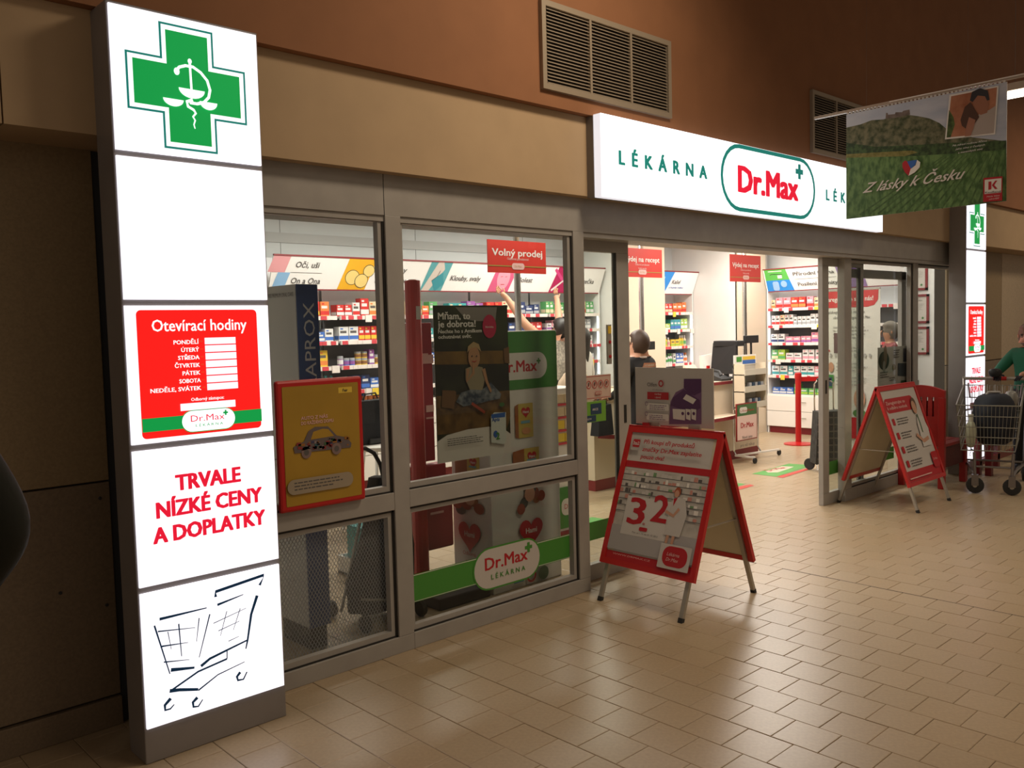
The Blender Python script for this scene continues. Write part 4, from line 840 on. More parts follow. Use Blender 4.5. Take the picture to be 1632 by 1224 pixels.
a, c = WY(776, 378, 5.2), WY(870, 437, 5.2); hanging((a.x+c.x)/2, 5.2, c.x-a.x, c.z, a.z-.015, 'red sign on a pole, larger one in front of the pink face header', 'Volný prodej', ['Odborné poradenství'], 0)
a, c = WY(989, 394, 5.96), WY(1055, 443, 5.96); hanging((a.x+c.x)/2, 5.96, c.x-a.x, c.z, a.z, 'red sign on a pole partly cut by the left door frame', 'Výdej na recept', ['Odborné poradenství', 'Volný prodej'], .96)
a, c = WY(1163, 405, 6.1), WY(1212, 450, 6.1); hanging((a.x+c.x)/2-.0, 6.1, c.x-a.x, c.z, a.z, 'red sign on a pole above the monitor on the long counter', 'Výdej na recept', ['Odborné poradenství', 'Volný prodej'], .96)
# monitor, customer displays, phone, papers on the counters
def at(px, py, Y): return WY(px, py, Y)
a = at(1158, 607, 6.15)
t = E('monitor', 'black monitor seen edge-on on the long counter beside the telephone', 'monitor', (a.x, 6.15, .96))
t.location = (a.x, 6.15, .96)
B().box(a.x-.12, a.x+.12, 6.05, 6.25, .96, .98, BLACK, .006).build('stand_base', t); B().box(a.x-.03, a.x+.03, 6.13, 6.17, .98, 1.12, BLACK).build('stand_neck', t)
B().hexa([(a.x-.10, 5.97, 1.02), (a.x-.02, 5.97, 1.02), (a.x+.0, 6.33, 1.02), (a.x-.08, 6.33, 1.02), (a.x-.06, 5.97, 1.40), (a.x-.02, 5.97, 1.42), (a.x+.02, 6.33, 1.42), (a.x-.02, 6.33, 1.40)], BLACK).build('screen_case', t)
B().box(a.x-.06, a.x+.10, 5.95, 6.3, 1.36, 1.43, BLACK, .01).build('top_light_bar', t)
def cdisp(px0, px1, pt, pb, pbase, Y, label):
    a, c = at(px0, pt, Y), at(px1, pb, Y); x = (a.x+c.x)/2
    t = E('customer_display', label, 'display', (x, Y, .96)); B().box(a.x, c.x, Y-.02, Y+.02, c.z, a.z, BLACK, .004).build('display_head', t); B().tube([(x, Y, .975), (x, Y, c.z)], .014, BLACK, 8).build('pole', t); B().box(x-.06, x+.06, Y-.05, Y+.05, .96, .975, BLACK, .003).build('base', t)
cdisp(1186.5, 1207, 535, 546, 567, 6.0, 'small black customer display on a thin pole, long counter right end'); cdisp(1015, 1042, 545, 557, 590, 6.05, 'black customer display in front of the man in black')
a = at(1147, 600, 5.98); t = E('telephone', 'black desk telephone on the long counter', 'telephone', (a.x, 5.98, .96))
B().hexa([(a.x-.11, 5.88, .96), (a.x+.1, 5.88, .96), (a.x+.1, 6.08, .96), (a.x-.11, 6.08, .96), (a.x-.11, 5.88, .985), (a.x+.1, 5.88, .985), (a.x+.1, 6.08, 1.06), (a.x-.11, 6.08, 1.06)], BLACK).build('body', t)
B().tube([(a.x-.09, 5.90, 1.03), (a.x-.085, 5.93, 1.075), (a.x-.08, 6.0, 1.085), (a.x-.08, 6.06, 1.075)], [.022, .016, .016, .024], BLACK, 8).build('handset', t)
a = at(1177, 590, 6.42); a.x = 9.42; t = E('paper_stack', 'leaning white leaflets behind the monitor on the long counter', 'papers', (a.x, 6.42, .96)); B().hexa([(a.x-.13, 6.37, .96), (a.x+.12, 6.37, .96), (a.x+.12, 6.47, .96), (a.x-.13, 6.47, .96), (a.x-.12, 6.46, 1.24), (a.x+.13, 6.46, 1.26), (a.x+.13, 6.48, 1.26), (a.x-.12, 6.48, 1.24)], PAPER).build('leaflet', t); B().box(a.x-.13, a.x-.07, 6.355, 6.369, .97, 1.12, RED).build('red_leaflet', t)
a = at(1110, 592, 6.1); t = E('paper_stack', 'cream document holder on the counter right of the white placard', 'papers', (a.x, 6.1, .96)); B().hexa([(a.x-.12, 6.05, .96), (a.x+.12, 6.05, .96), (a.x+.12, 6.2, .96), (a.x-.12, 6.2, .96), (a.x-.13, 6.18, 1.16), (a.x+.08, 6.18, 1.16), (a.x+.08, 6.2, 1.16), (a.x-.13, 6.2, 1.16)], CREAM).build('holder', t)
# rolling brochure rack
a, c = at(1172, 600, 5.72), at(1207, 600, 5.72); xa, xc = a.x, c.x
zt = at(1180, 566, 5.72).z
t = E('brochure_rack', 'cream brochure rack on casters at the right end of the long counter', 'rack', ((xa+xc)/2, 5.75, 0))
b = B().box(xa, xc, 5.74, 5.75, .62, zt-.12, mat('rack_back', (.42, .40, .36), .5)); b.box(xa, xa+.012, 5.60, 5.75, .62, zt-.1, CREAM).box(xc-.012, xc, 5.60, 5.75, .62, zt-.1, CREAM); b.build('back_panel', t)
for k, z in enumerate((.64, .83, 1.03)):
    B().box(xa, xc, 5.60, 5.74, z, z+.012, CREAM).build('tier', t); B().box(xa, xc, 5.59, 5.60, z, z+.07, mat('rack_lip', (.6, .55, .46), .4)).build('lip', t)
    b = B()
    for q in range(5 if k else 4): x = xa+.13+q*(xc-xa-.16)/5; b.box(x, x+.045, 5.61, 5.70, z+.013, z+.11, mat('navy_print', (.02, .05, .10), .5) if q % 2 else pm('grey'))
    if k < 2: b.build('leaflet_packs', t, kind='stuff')
b = B().box(xa, xc, 5.735, 5.745, zt-.12, zt, WHITE); b.box(xa+.05, xa+.16, 5.733, 5.735, zt-.08, zt-.02, GREEN).box(xa+.18, xc-.02, 5.733, 5.735, zt-.06, zt-.02, pm('yellow')).box(xa+.18, xc-.02, 5.733, 5.735, zt-.11, zt-.065, BLUI); b.build('header_card', t)
b = B()
for x in (xa+.05, xc+.1): b.tube([(x, 5.78, zt-.15), (x, 5.78, .12), (x, 5.74, .06)], .011, CHROME, 8)
b.build('upright', t)
b = B().bar((xa+.05, 5.76, .07), (xc+.32, 5.62, .07), .03, .02, WHITE).bar((xa+.05, 5.76, .07), (xa+.05, 5.5, .07), .03, .02, WHITE); b.build('foot_bar', t)
for x, y in ((xc+.32, 5.62), (xa+.05, 5.5)): B().lathe([(.032, -.012), (.034, 0), (.032, .012)], RUBB, (x, y, .034), 14, axis=Matrix.Rotation(PI/2, 3, 'X')).build('caster', t)
a, c = at(1174, 650, 5.575), at(1207, 698, 5.575)
b = B().box(a.x, c.x, 5.577, 5.59, c.z, at(1190, 642, 5.575).z, mat('frame_darkred', (.25, .02, .02), .4)); b.build('poster_frame', t)
p = PY(5.5765); za, zz = at(1190, 644, 5.575).z, c.z+.012; p.rect(a.x+.012, zz, c.x-.012, za, mat('rack_poster_pink', (.78, .55, .50), .5)); p.rect(a.x+.012, za-.13, c.x-.012, za, mat('rack_poster_green', (.05, .14, .04), .5)); p.rr(a.x+.06, za-.10, a.x+.22, za-.03, .03, PAPER); p.text('Ušetřete', a.x+.07, za-.085, .03, RT, w_=.3)
mx_ = (a.x+c.x)/2; p.text('Dr.Max', mx_, za-.27, .062, RT, al='c', w_=.27, bold=.015); p.text('Nové ceny', mx_, za-.40, .036, GR, al='c'); p.text('pro váš nákup', mx_, za-.49, .036, GR, al='c', w_=.3); p.done('poster_print', t)
# belt barrier
def bollard(x, y, label):
    t = E('barrier_post', label, 'post', (x, y, 0), 'red belt barrier posts'); B().lathe([(.19, 0), (.19, .012), (.06, .03), (.04, .034)], RED, (x, y, 0), 28).build('base', t, smooth=False); B().lathe([(.038, .03), (.038, .88), (.045, .88), (.045, .955), (.03, .965)], RED, (x, y, 0), 16).build('tube', t); return t
t = bollard(10.75, 5.92, 'red belt barrier post standing in front of the drawers'); e = (11.22, 5.48, .86)
B().hexa([(10.78, 5.89, .845), (11.22, 5.46, .845), (11.222, 5.462, .845), (10.782, 5.892, .845), (10.78, 5.89, .905), (11.22, 5.46, .905), (11.222, 5.462, .905), (10.782, 5.892, .905)], RED).build('belt', t)
bollard(11.25, 5.43, 'red belt barrier post hidden behind the right door leaf')
# ================================================================== FLOOR DECALS
def decal(label, ps, org, k):
    G = lambda x, y: WZ(org[0]+x/k, org[1]+y/k, .0016)
    c = sum((G(*q) for q in ps[0][0]), Vector())/len(ps[0][0]); t = E('floor_decal', label, 'decal', (c.x, c.y, 0), 'green and red floor decals'); b = B()
    for i, (pp, m_) in enumerate(ps): b.add([G(*q)+Vector((0, 0, .0005*i)) for q in pp], [tuple(range(len(pp)))], m_)
    b.build('print', t)
    return G, t
FG = mat('decal_green', (.09, .33, .07), .45); FR = mat('decal_red', (.55, .05, .035), .45); FC = mat('decal_cream', (.62, .52, .40), .45)
o_, k_ = (1120, 560), 5.1
G, t = decal('green and red floor decal with oval mark in front of the barrier post', [([(400, 995), (700, 912), (895, 925), (600, 1018)], FG), ([(600, 1018), (870, 945), (895, 950), (650, 1028)], FR), ([(510, 972), (640, 935), (742, 938), (700, 955), (610, 983), (530, 985)], FC)], o_, k_)
a = G(548, 976); c = G(690, 947); d = (c-a); pp = Pr((a.x, a.y, .0036), d, Vector((0, 0, 1)).cross(d)); pp.text('Dr.Max', .0, .0, .10, RT, w_=d.length); pp.done('lettering', t)
decal('green and red floor decal tip beside the nearest pavement sign', [([(150, 1100), (250, 1065), (345, 1078), (230, 1112)], FG), ([(200, 1120), (385, 1082), (418, 1091), (230, 1143)], FR)], o_, k_)
G, t = decal('green floor decal with white lettering left of the doorway', [([(1080, 420), (1320, 343), (1445, 362), (1210, 440)], FG), ([(1100, 395), (1215, 375), (1215, 400), (1120, 420)], FC)], (620, 740), 4.079)
#PART4
# ================================================================== THINGS INSIDE THE WINDOWS
# cardboard display with green header
t = E('cardboard_display', 'tall white and green cardboard display with heart prints behind the second window', 'display', (3.83, 4.18, 0))
DB = mat('display_white', (.64, .62, .58), .5)
B().box(3.53, 4.14, 4.0, 4.38, .0, 1.635, DB, .006).build('body', t)
p = PY(3.9985); V = lambda x, y: p.q(620+x/4.079, 340+y/4.079); V2 = lambda x, y: p.q(620+x/4.8, 580+y/4.8); V3 = lambda x, y: p.q(620+x/4.079, 740+y/4.079)
gz = V(900, 1140)[1]; DGR = mat('display_green', (.05, .22, .04), .5); p.rr(3.535, gz, 4.135, 1.63, .02, DGR)
cz = V(900, 990)[1]; p.rr(3.58, cz-.085, V(1025, 990)[0], cz+.085, .08, DB); p.text('Dr.Max', 3.62, cz-.035, .075, RT, w_=V(958, 990)[0]-3.62, bold=.02); q_ = V(970, 958); p.rect(q_[0]-.018, q_[1]-.006, q_[0]+.018, q_[1]+.006, DGR); p.rect(q_[0]-.006, q_[1]-.018, q_[0]+.006, q_[1]+.018, DGR)
def heart(p, cx, cy, r_, mt): p.poly([(cx+r_*.062*16*math.sin(a)**3, cy+r_*.062*(13*math.cos(a)-5*math.cos(2*a)-2*math.cos(3*a)-math.cos(4*a))) for a in [2*PI*k/28 for k in range(28)]], mt)
BOXY = mat('box_yellow', (.50, .38, .08), .5); BOXO = mat('box_orange', (.30, .10, .03), .5); BOXP = mat('box_purple', (.16, .10, .17), .5)
def hbox(p, x0, z0, x1, z1, side):
    p.rect(x0, z0, x1, z1, BOXY); p.poly([(x0, z0), (x0, z1), (x0-side, z1-.012), (x0-side, z0+.008)], BOXO); heart(p, (x0+x1)/2, z1-(x1-x0)*.42, (x1-x0)*.30, RT); p.text('Hami', (x0+x1)/2, z1-(x1-x0)*.48, (x1-x0)*.14, WT, al='c', bold=.02)
    p.rect(x0+.02, z0+(z1-z0)*.42, x1-.03, z0+(z1-z0)*.5, mat('box_sky', (.15, .35, .42), .5)); p.ell((x0+x1)/2, z0+(z1-z0)*.2, (x1-x0)*.3, (z1-z0)*.1, mat('box_peach', (.55, .25, .10), .5))
a, c = V2(990, 570), V2(1095, 295); hbox(p, a[0], a[1], c[0], c[1], .03); a, c = V2(1030, 780), V2(1140, 630); hbox(p, a[0], a[1]-.03, c[0], c[1], .10)
for cx, cy in ((950, 215), (870, 250), (940, 180), (850, 290), (980, 200)): p.ell(*V3(cx, cy), .035, .035, R.choice([BOXO, mat('fruit_red', (.28, .05, .02), .5), mat('fruit_dark', (.06, .06, .05), .5), BOXY]))
p.ell(*V3(910, 150), .05, .05, mat('fruit_dark', (.06, .06, .05), .5)); p.ell(*V3(905, 190), .045, .05, mat('p_skin', (.55, .3, .2), .5))
heart(p, *V3(915, 430), .105, RT); p.text('Hami', V3(915, 430)[0], V3(915, 440)[1], .035, WT, al='c', bold=.02)
p.ell(*V3(995, 700), .045, .045, mat('seal_green', (.12, .2, .1), .5)); p.ring(*V3(915, 720), .035, .035, .014, RT); p.rect(V3(800, 770)[0], V3(800, 775)[1], V3(865, 730)[0], V3(865, 735)[1], mat('seal_blue', (.10, .3, .45), .5)); p.done('front_print', t)
p = PX(3.5285); V = lambda x, y: p.q(620+x/4.079, 740+y/4.079); V2 = lambda x, y: p.q(620+x/4.8, 580+y/4.8)
a, c = V2(600, 860), V2(690, 700); hbox(p, a[0], a[1], c[0], c[1], .12)
for cx, cy in ((470, 290), (550, 240), (510, 260), (590, 290), (450, 250)): p.ell(*V(cx, cy), .05, .035, R.choice([BOXO, mat('fruit_red', (.28, .05, .02), .5), mat('fruit_dark', (.06, .06, .05), .5)]))
p.ell(*V(530, 225), .05, .04, mat('p_skin', (.55, .3, .2), .5)); heart(p, *V(530, 460), .11, RT); p.text('Hami', V(530, 460)[0], V(530, 470)[1], .035, WT, al='c', bold=.02)
p.text('Odborná', V(530, 590)[0], V(530, 590)[1], .025, RT, al='c'); p.text('péče', V(530, 640)[0], V(530, 640)[1], .025, RT, al='c'); p.done('side_print', t)
# weighing scale
t = E('weighing_scale', 'red standing weighing scale with tall column behind the second window', 'scale', (3.24, 4.32, 0))
sx = WY(662, 600, 4.3).x
B().box(sx-.10, sx+.30, 4.0, 4.42, 0, .07, mat('scale_platform', (.03, .03, .035), .6), .01).build('platform', t); B().tube([(sx, 4.3, .07), (sx, 4.3, 1.955), (sx, 4.3, 1.962)], [.048, .048, .03], mat('scale_red', (.52, .05, .05), .35), 14).build('column', t)
a, c = WY(646, 515, 4.37), WY(691, 733, 4.37); b = B().box(a.x, c.x, 4.35, 4.39, c.z, a.z, mat('scale_panel', (.33, .03, .045), .4), .004); b.build('back_board', t)
p = PY(4.349); 
for x0, y0, x1, y1 in ((648, 565, 658, 580), (672, 563, 682, 578), (672, 565, 690, 580), (679, 645, 691, 657), (679, 664, 691, 668)): 
    q0, q1 = p.q(x0, y1), p.q(x1, y0); p.rect(q0[0], q0[1], q1[0], q1[1], PINK)
p.done('stickers', t)
a, c = WY(646, 745, 4.37), WY(706, 770, 4.37); B().box(a.x, c.x, 4.33, 4.41, c.z-.12, a.z, mat('scale_panel', (.2, .015, .025), .4), .01).build('lower_box', t)
a, c = WY(655, 806, 4.37), WY(712, 866, 4.37); B().box(a.x, c.x, 4.29, 4.45, c.z, a.z, mat('scale_box', (.33, .05, .06), .45), .015).build('paper_bin', t)
p = PY(4.2885); q0, q1 = p.q(686, 821), p.q(707, 813); p.rect(q0[0], q0[1], q1[0], q1[1], PINK); p.done('bin_label', t)
B().tube([(sx, 4.27, 1.62), (sx, 4.262, 1.62)], .012, PAPER, 8).build('knob', t); B().box(sx-.013, sx+.013, 4.248, 4.254, 1.72, 1.80, PAPER).build('dial_label', t)
# toothbrush stand
t = E('display_stand', 'slim grey and navy display stand with vertical lettering behind the first window', 'display', (2.31, 4.15, 0))
b = B().box(2.245, 2.372, 4.0, 4.33, .12, 1.905, mat('stand_grey', (.50, .49, .47), .5), .004); b.build('body', t); B().box(2.26, 2.36, 4.02, 4.31, 0, .12, BLACK).build('base', t)
B().box(2.247, 2.37, 3.996, 4.0, .12, 1.903, mat('stand_navy', (.018, .065, .24), .45)).build('front_panel', t)
p = Pr((2.31, 3.9955, 0), (0, 0, 1), (-1, 0, 0)); p.text('CURAPROX', 1.20, -.034, .066, mat('stand_letter', (.62, .64, .70), .5), w_=.61); p.done('lettering', t)
p = PX(2.2445); p.text('SWISS PREMIUM ORAL CARE', -4.31, 1.845, .022, GR, w_=.29); p.line([(-4.3, .98), (-4.22, .99), (-4.15, .95), (-4.08, .955)], .006, GR); p.done('side_lettering', t)
# round table with black bag
TC = WZ(604, 703, .75); tx, ty = TC.x, TC.y
t = E('bistro_table', 'small round white table with chrome legs inside the left windows', 'table', (tx, ty, 0))
B().lathe([(.40, .715), (.415, .725), (.415, .745), (.41, .75)], WHITE, (tx, ty, 0), 36).build('tabletop', t)
for k in range(4): an = PI/4+k*PI/2; B().tube([(tx+.12*math.cos(an), ty+.12*math.sin(an), .715), (tx+.16*math.cos(an), ty+.16*math.sin(an), .35), (tx+.33*math.cos(an), ty+.33*math.sin(an), .012)], .012, CHROME, 8).build('leg', t)
a, c = WY(560, 642, ty-.1), WY(652, 690, ty-.1)
t = E('laptop_bag', 'black bag standing on the round white table', 'bag', ((a.x+c.x)/2, ty-.04, .75))
B().hexa([(a.x, ty-.14, .752), (c.x-.10, ty-.14, .752), (c.x-.06, ty+.1, .752), (a.x, ty+.1, .752), (a.x, ty-.10, 1.10), (c.x, ty-.10, 1.10), (c.x, ty+.02, 1.10), (a.x, ty+.02, 1.10)], CLOTHB).build('body', t)
B().tube([(a.x+.15, ty-.04, 1.10), (a.x+.17, ty-.04, 1.15), (a.x+.27, ty-.04, 1.155), (a.x+.29, ty-.04, 1.11)], .008, BLACK, 6).build('handle', t); B().box(a.x+.12, a.x+.4, ty-.165, ty-.14, .755, .80, BLACK, .01).build('front_pocket', t)
# folded pushchair with black cover
t = E('pushchair', 'folded black pushchair with curved tubular handle behind the perforated lower window', 'pushchair', (2.78, 4.25, 0))
vs = []; fs = []; n = 22; lay = [(.0, .17, .10, -.02), (.05, .20, .14, .0), (.16, .20, .15, .01), (.34, .18, .13, .04), (.50, .14, .10, .05), (.64, .10, .08, .03), (.76, .06, .06, .02)]
for z, rx, ry, ox in lay:
    for k in range(n): an = 2*PI*k/n; q_ = 1+.10*math.sin(5*an+z*9)+.05*math.sin(9*an-z*14); vs.append((2.83+ox+rx*q_*math.cos(an), 4.2+ry*q_*math.sin(an), z+.055))
L = len(lay); fs = [(i*n+k, i*n+(k+1) % n, (i+1)*n+(k+1) % n, (i+1)*n+k) for i in range(L-1) for k in range(n)]+[tuple(range(n))[::-1], tuple(range((L-1)*n, L*n))]
B().add(vs, fs, CLOTHB).build('fabric_cover', t, smooth=True)
p0 = [WY(x, y, 4.05) for x, y in ((583, 715), (596, 722), (606, 740), (618, 790))]; B().tube([p0[0]+Vector((-.03, .1, -.0))]+p0+[Vector((2.80, 4.12, .30)), Vector((2.86, 4.1, .06))], .012, mat('tube_dark', (.04, .04, .04), .35, .5), 8).build('handle_tube', t)
B().tube([Vector((2.62, 4.08, .17)), Vector((2.80, 4.06, .13)), Vector((2.95, 4.1, .12))], .008, ALU, 6).tube([(2.62, 4.3, .05), (2.75, 4.25, .6), (2.72, 4.2, .72)], .009, ALU, 6).build('frame_tube', t)
for x, y in ((2.60, 4.02), (2.98, 4.02), (2.62, 4.4), (2.98, 4.4)): B().lathe([(.045, -.015), (.05, 0), (.045, .015)], RUBB, (x, y, .05), 14, axis=Matrix.Rotation(PI/2, 3, 'Y')).build('wheel', t)
# low crate with teal packs seen under the table
a, c = WY(583, 785, 4.9), WY(618, 735, 4.9)
t = E('stock_crate', 'low white crate of teal cartons seen under the round table', 'crate', ((a.x+c.x)/2, 5.05, 0)); b = B().box(a.x-.05, c.x+.2, 4.9, 4.915, 0, .12, WHITE).box(a.x-.05, c.x+.2, 5.19, 5.205, 0, .12, WHITE).box(a.x-.05, a.x-.035, 4.9, 5.19, 0, .12, WHITE).box(c.x+.185, c.x+.2, 4.9, 5.19, 0, .12, WHITE).box(a.x-.05, c.x+.2, 4.9, 5.205, 0, .012, WHITE); b.build('tray', t)
x = a.x-.02; k = 0
while x < c.x+.08:
    o = B().box(x, x+.085, 4.935, 5.12, .014, .34, pm('teal')).box(x+.008, x+.077, 4.932, 4.935, .25, .33, pm('white')).build('teal_carton', None, label='teal carton with white panel, %s from left in the crate under the table' % ORD[k], cat='box', group='teal cartons in the crate'); x += .09; k += 1
# small display of yellow packs (right of the cardboard display)
a, c = WY(886, 620, 4.62), WY(918, 735, 4.62)
t = E('gondola_display', 'narrow counter-high rack of yellow price cards right of the cardboard display', 'rack', ((a.x+c.x)/2, 4.8, 0))
B().box(a.x, c.x+.1, 4.63, 4.95, .0, a.z, WHITE, .004).build('body', t); B().box(a.x-.002, c.x+.102, 4.60, 4.63, 0, .08, DRED).build('plinth', t)
b = B(); 
for r_ in range(4):
    z = a.z-.08-r_*.10
    for k in range(4): b.box(a.x+.01+k*.085, a.x+.085+k*.085, 4.62, 4.63, z-.03, z+.035, R.choice([TAGY, pm('cream'), pm('cream'), pm('white')]))
    b.box(a.x, c.x+.1, 4.618, 4.63, z-.052, z-.036, TAGR)
b.build('price_cards', t, kind='stuff'); B().box(a.x, c.x+.1, 4.62, 4.63, .1, .42, DGR).build('green_panel', t); p = PY(4.6195); p.rr(a.x+.03, .2, c.x+.07, .33, .05, DB); p.text('Dr.Max', (a.x+c.x)/2+.05, .25, .04, RT, al='c', w_=.18); p.done('print', t)
# cream jacket and black bag at the first counter
a = WY(972, 640, 5.45)
t = E('cream_jacket', 'cream jacket bundled on the counter behind the left door leaf', 'jacket', (a.x, 5.9, .96)); vs = []
lay = [(0, .17, .14), (.05, .2, .16), (.14, .18, .14), (.22, .12, .1), (.26, .05, .05)]
for z, rx, ry in lay:
    for k in range(n): an = 2*PI*k/n; q_ = 1+.1*math.sin(3*an+z*20)+.06*math.sin(7*an); vs.append((a.x+.10+rx*q_*math.cos(an), 6.0+ry*q_*math.sin(an), .962+z))
L = len(lay); B().add(vs, [(i*n+k, i*n+(k+1) % n, (i+1)*n+(k+1) % n, (i+1)*n+k) for i in range(L-1) for k in range(n)]+[tuple(range(n))[::-1], tuple(range((L-1)*n, L*n))], mat('cream_cloth', (.55, .42, .30), .9)).build('cloth', t, smooth=True)
a = WY(972, 642, 5.6)
t = E('handbag', 'black handbag hanging on the counter front behind the left door leaf', 'bag', (a.x, 5.68, .5)); B().hexa([(a.x-.13, 5.64, .575), (a.x+.10, 5.64, .575), (a.x+.10, 5.75, .575), (a.x-.13, 5.75, .575), (a.x-.09, 5.66, .86), (a.x+.09, 5.66, .88), (a.x+.09, 5.74, .88), (a.x-.09, 5.74, .86)], CLOTHB).build('body', t)
B().tube([(a.x-.07, 5.70, .86), (a.x-.04, 5.72, .95), (a.x+.04, 5.72, .955), (a.x+.07, 5.70, .88)], .007, BLACK, 6).build('strap', t)
# roll-up banner
XRU = 10.0; y1, y0 = WX(1308, 466, XRU).y, WX(1403, 456, XRU).y; zt = 1.995
t = E('roll_up_banner', 'white roll-up banner with red heading behind the right door leaf', 'banner', (XRU, (y0+y1)/2, 0))
B().box(XRU, XRU+.003, y0, y1, .09, zt, mat('rollup_white', (.66, .64, .58), .5)).build('sheet', t); B().box(XRU-.06, XRU+.06, y0-.01, y1+.01, 0, .09, ALU, .008).build('base', t); B().tube([(XRU+.02, (y0+y1)/2, .09), (XRU+.02, (y0+y1)/2, zt)], .008, ALU, 8).build('pole', t); B().box(XRU-.006, XRU+.009, y0, y1, zt, zt+.02, ALU).build('top_bar', t)
p = PX(XRU-.0006, .0012); V = lambda x, y: p.q(1280+x/5.1, 380+y/5.1); u0, u1 = -y1, -y0; w_ = u1-u0
p.poly([(u0, zt-.005), (u1-.02, zt-.005), (u1-.025, zt-.12), (u1-.07, zt-.18), (u1-.15, zt-.20), (u0, zt-.20)], mat('rollup_red', (.52, .04, .04), .5)); p.text('Zaregistrujte se u nás!', u0+.05, zt-.125, .055, WT, w_=w_*.82, bold=.02)
p.text('A získejte výhody našeho', u0+.05, zt-.27, .036, GR, w_=w_*.68); p.text('věrnostního programu Dr.Max', u0+.16, zt-.335, .036, GR, w_=w_*.62)
p.lines(u0+.16, u1-.10, zt-.44, .022, 4, mat('pale_grey_ink', (.38, .36, .34), .6)); p.rect(u0+.17, zt-.74, u0+.22, zt-.50, mat('ru_photo', (.10, .05, .05), .5)); p.lines(u0+.25, u1-.2, zt-.68, .02, 2, mat('pale_grey_ink', (.38, .36, .34), .6))
p.rr(u0+.05, zt-.72, u0+.12, zt-.70, .008, RT); p.rr(u0+.02, zt-.94, u0+.10, zt-.88, .01, RT); p.ell(u0+.135, zt-.91, .035, .06, SKIN)
for k in range(10): p.rect(u0+.06+k*.06, zt-.79, u0+.085+k*.06, zt-.745, mat('pale_grey_ink', (.38, .36, .34), .6), p.l)
p.lines(u0+.20, u1-.14, zt-.87, .022, 3, mat('pale_grey_ink', (.38, .36, .34), .6)); p.rect(u0+.06, zt-1.16, u0+.17, zt-1.0, DGR); p.rect(u0+.10, zt-1.14, u0+.15, zt-1.03, mat('navy_print', (.02, .05, .10), .5)); p.lines(u0+.20, u1-.1, zt-1.04, .022, 3, mat('pale_grey_ink', (.38, .36, .34), .6))
p.ell(u1-.24, zt-1.28, .07, .12, mat('p_skin', (.55, .3, .2), .5)); p.ell(u1-.24, zt-1.45, .08, .05, mat('ru_scarf', (.06, .20, .05), .5)); p.rect(u0+.3, zt-1.75, u0+.55, zt-1.5, RT); p.done('print', t)
# trolley bag
cx, cy = 9.03, 4.60
t = E('shopping_trolley_bag', 'dark plaid shopping trolley bag on a chrome frame behind the right door leaf', 'bag', (cx, cy, 0)); BU = _r.xy.normalized(); bu = Vector((BU.x, BU.y, 0)); bn = Vector((-BU.y, BU.x, 0))
PL = mat('plaid_dark', (.035, .033, .03), .9, noise=.4, nscale=20)
def bp(u, v, z): return Vector((cx, cy, 0))+bu*u+bn*v+Vector((0, 0, z))
B().hexa([bp(-.19, -.10, .09), bp(.16, -.10, .09), bp(.16, .10, .09), bp(-.19, .10, .09), bp(-.16, -.10, .66), bp(.17, -.10, .67), bp(.17, .08, .67), bp(-.16, .08, .66)], PL).build('bag', t)
p = Pr(bp(0, -.1015, 0), bu, (0, 0, 1)); pl2 = mat('plaid_line', (.11, .09, .075), .9); pl3 = mat('plaid_red', (.12, .03, .025), .9)
for k in range(7): p.rect(-.17, .14+k*.075, .155, .155+k*.075, pl2, 1)
for k in range(5): p.rect(-.14+k*.07, .10, -.128+k*.07, .65, pl3 if k % 2 else pl2, 2)
p.done('plaid_stripes', t); B().tube([bp(.14, -.07, .62), bp(.14, -.11, .35)], .015, PAPER, 6).build('tag', t)
b = B().tube([bp(-.12, .11, .08), bp(-.13, .11, .95), bp(-.09, .11, 1.0), bp(.02, .11, 1.0), bp(.08, .11, .96), bp(.09, .11, .08)], .009, CHROME, 8); b.build('frame', t); B().tube([bp(-.10, .11, 1.0), bp(.05, .11, 1.0)], .016, BLACK, 8).build('grip', t)
B().tube([bp(-.17, -.06, .12), bp(-.18, -.14, .03), bp(-.14, -.16, .012), bp(.06, -.16, .012), bp(.10, -.14, .03), bp(.10, -.06, .12)], .007, CHROME, 8).build('stand_loop', t)
for u in (-.19, .17): B().lathe([(.06, -.012), (.065, 0), (.06, .012)], RUBB, bp(u, .10, .065), 16, axis=Matrix.Rotation(PI/2, 3, 'Y')).build('wheel', t)
B().lathe([(.045, -.02), (.06, 0), (.045, .02)], mat('helmet_dark', (.05, .01, .01), .4), bp(-.06, .06, .86), 14, sy=1, axis=Matrix.Rotation(PI/2, 3, 'X')).build('hanging_lock', t)
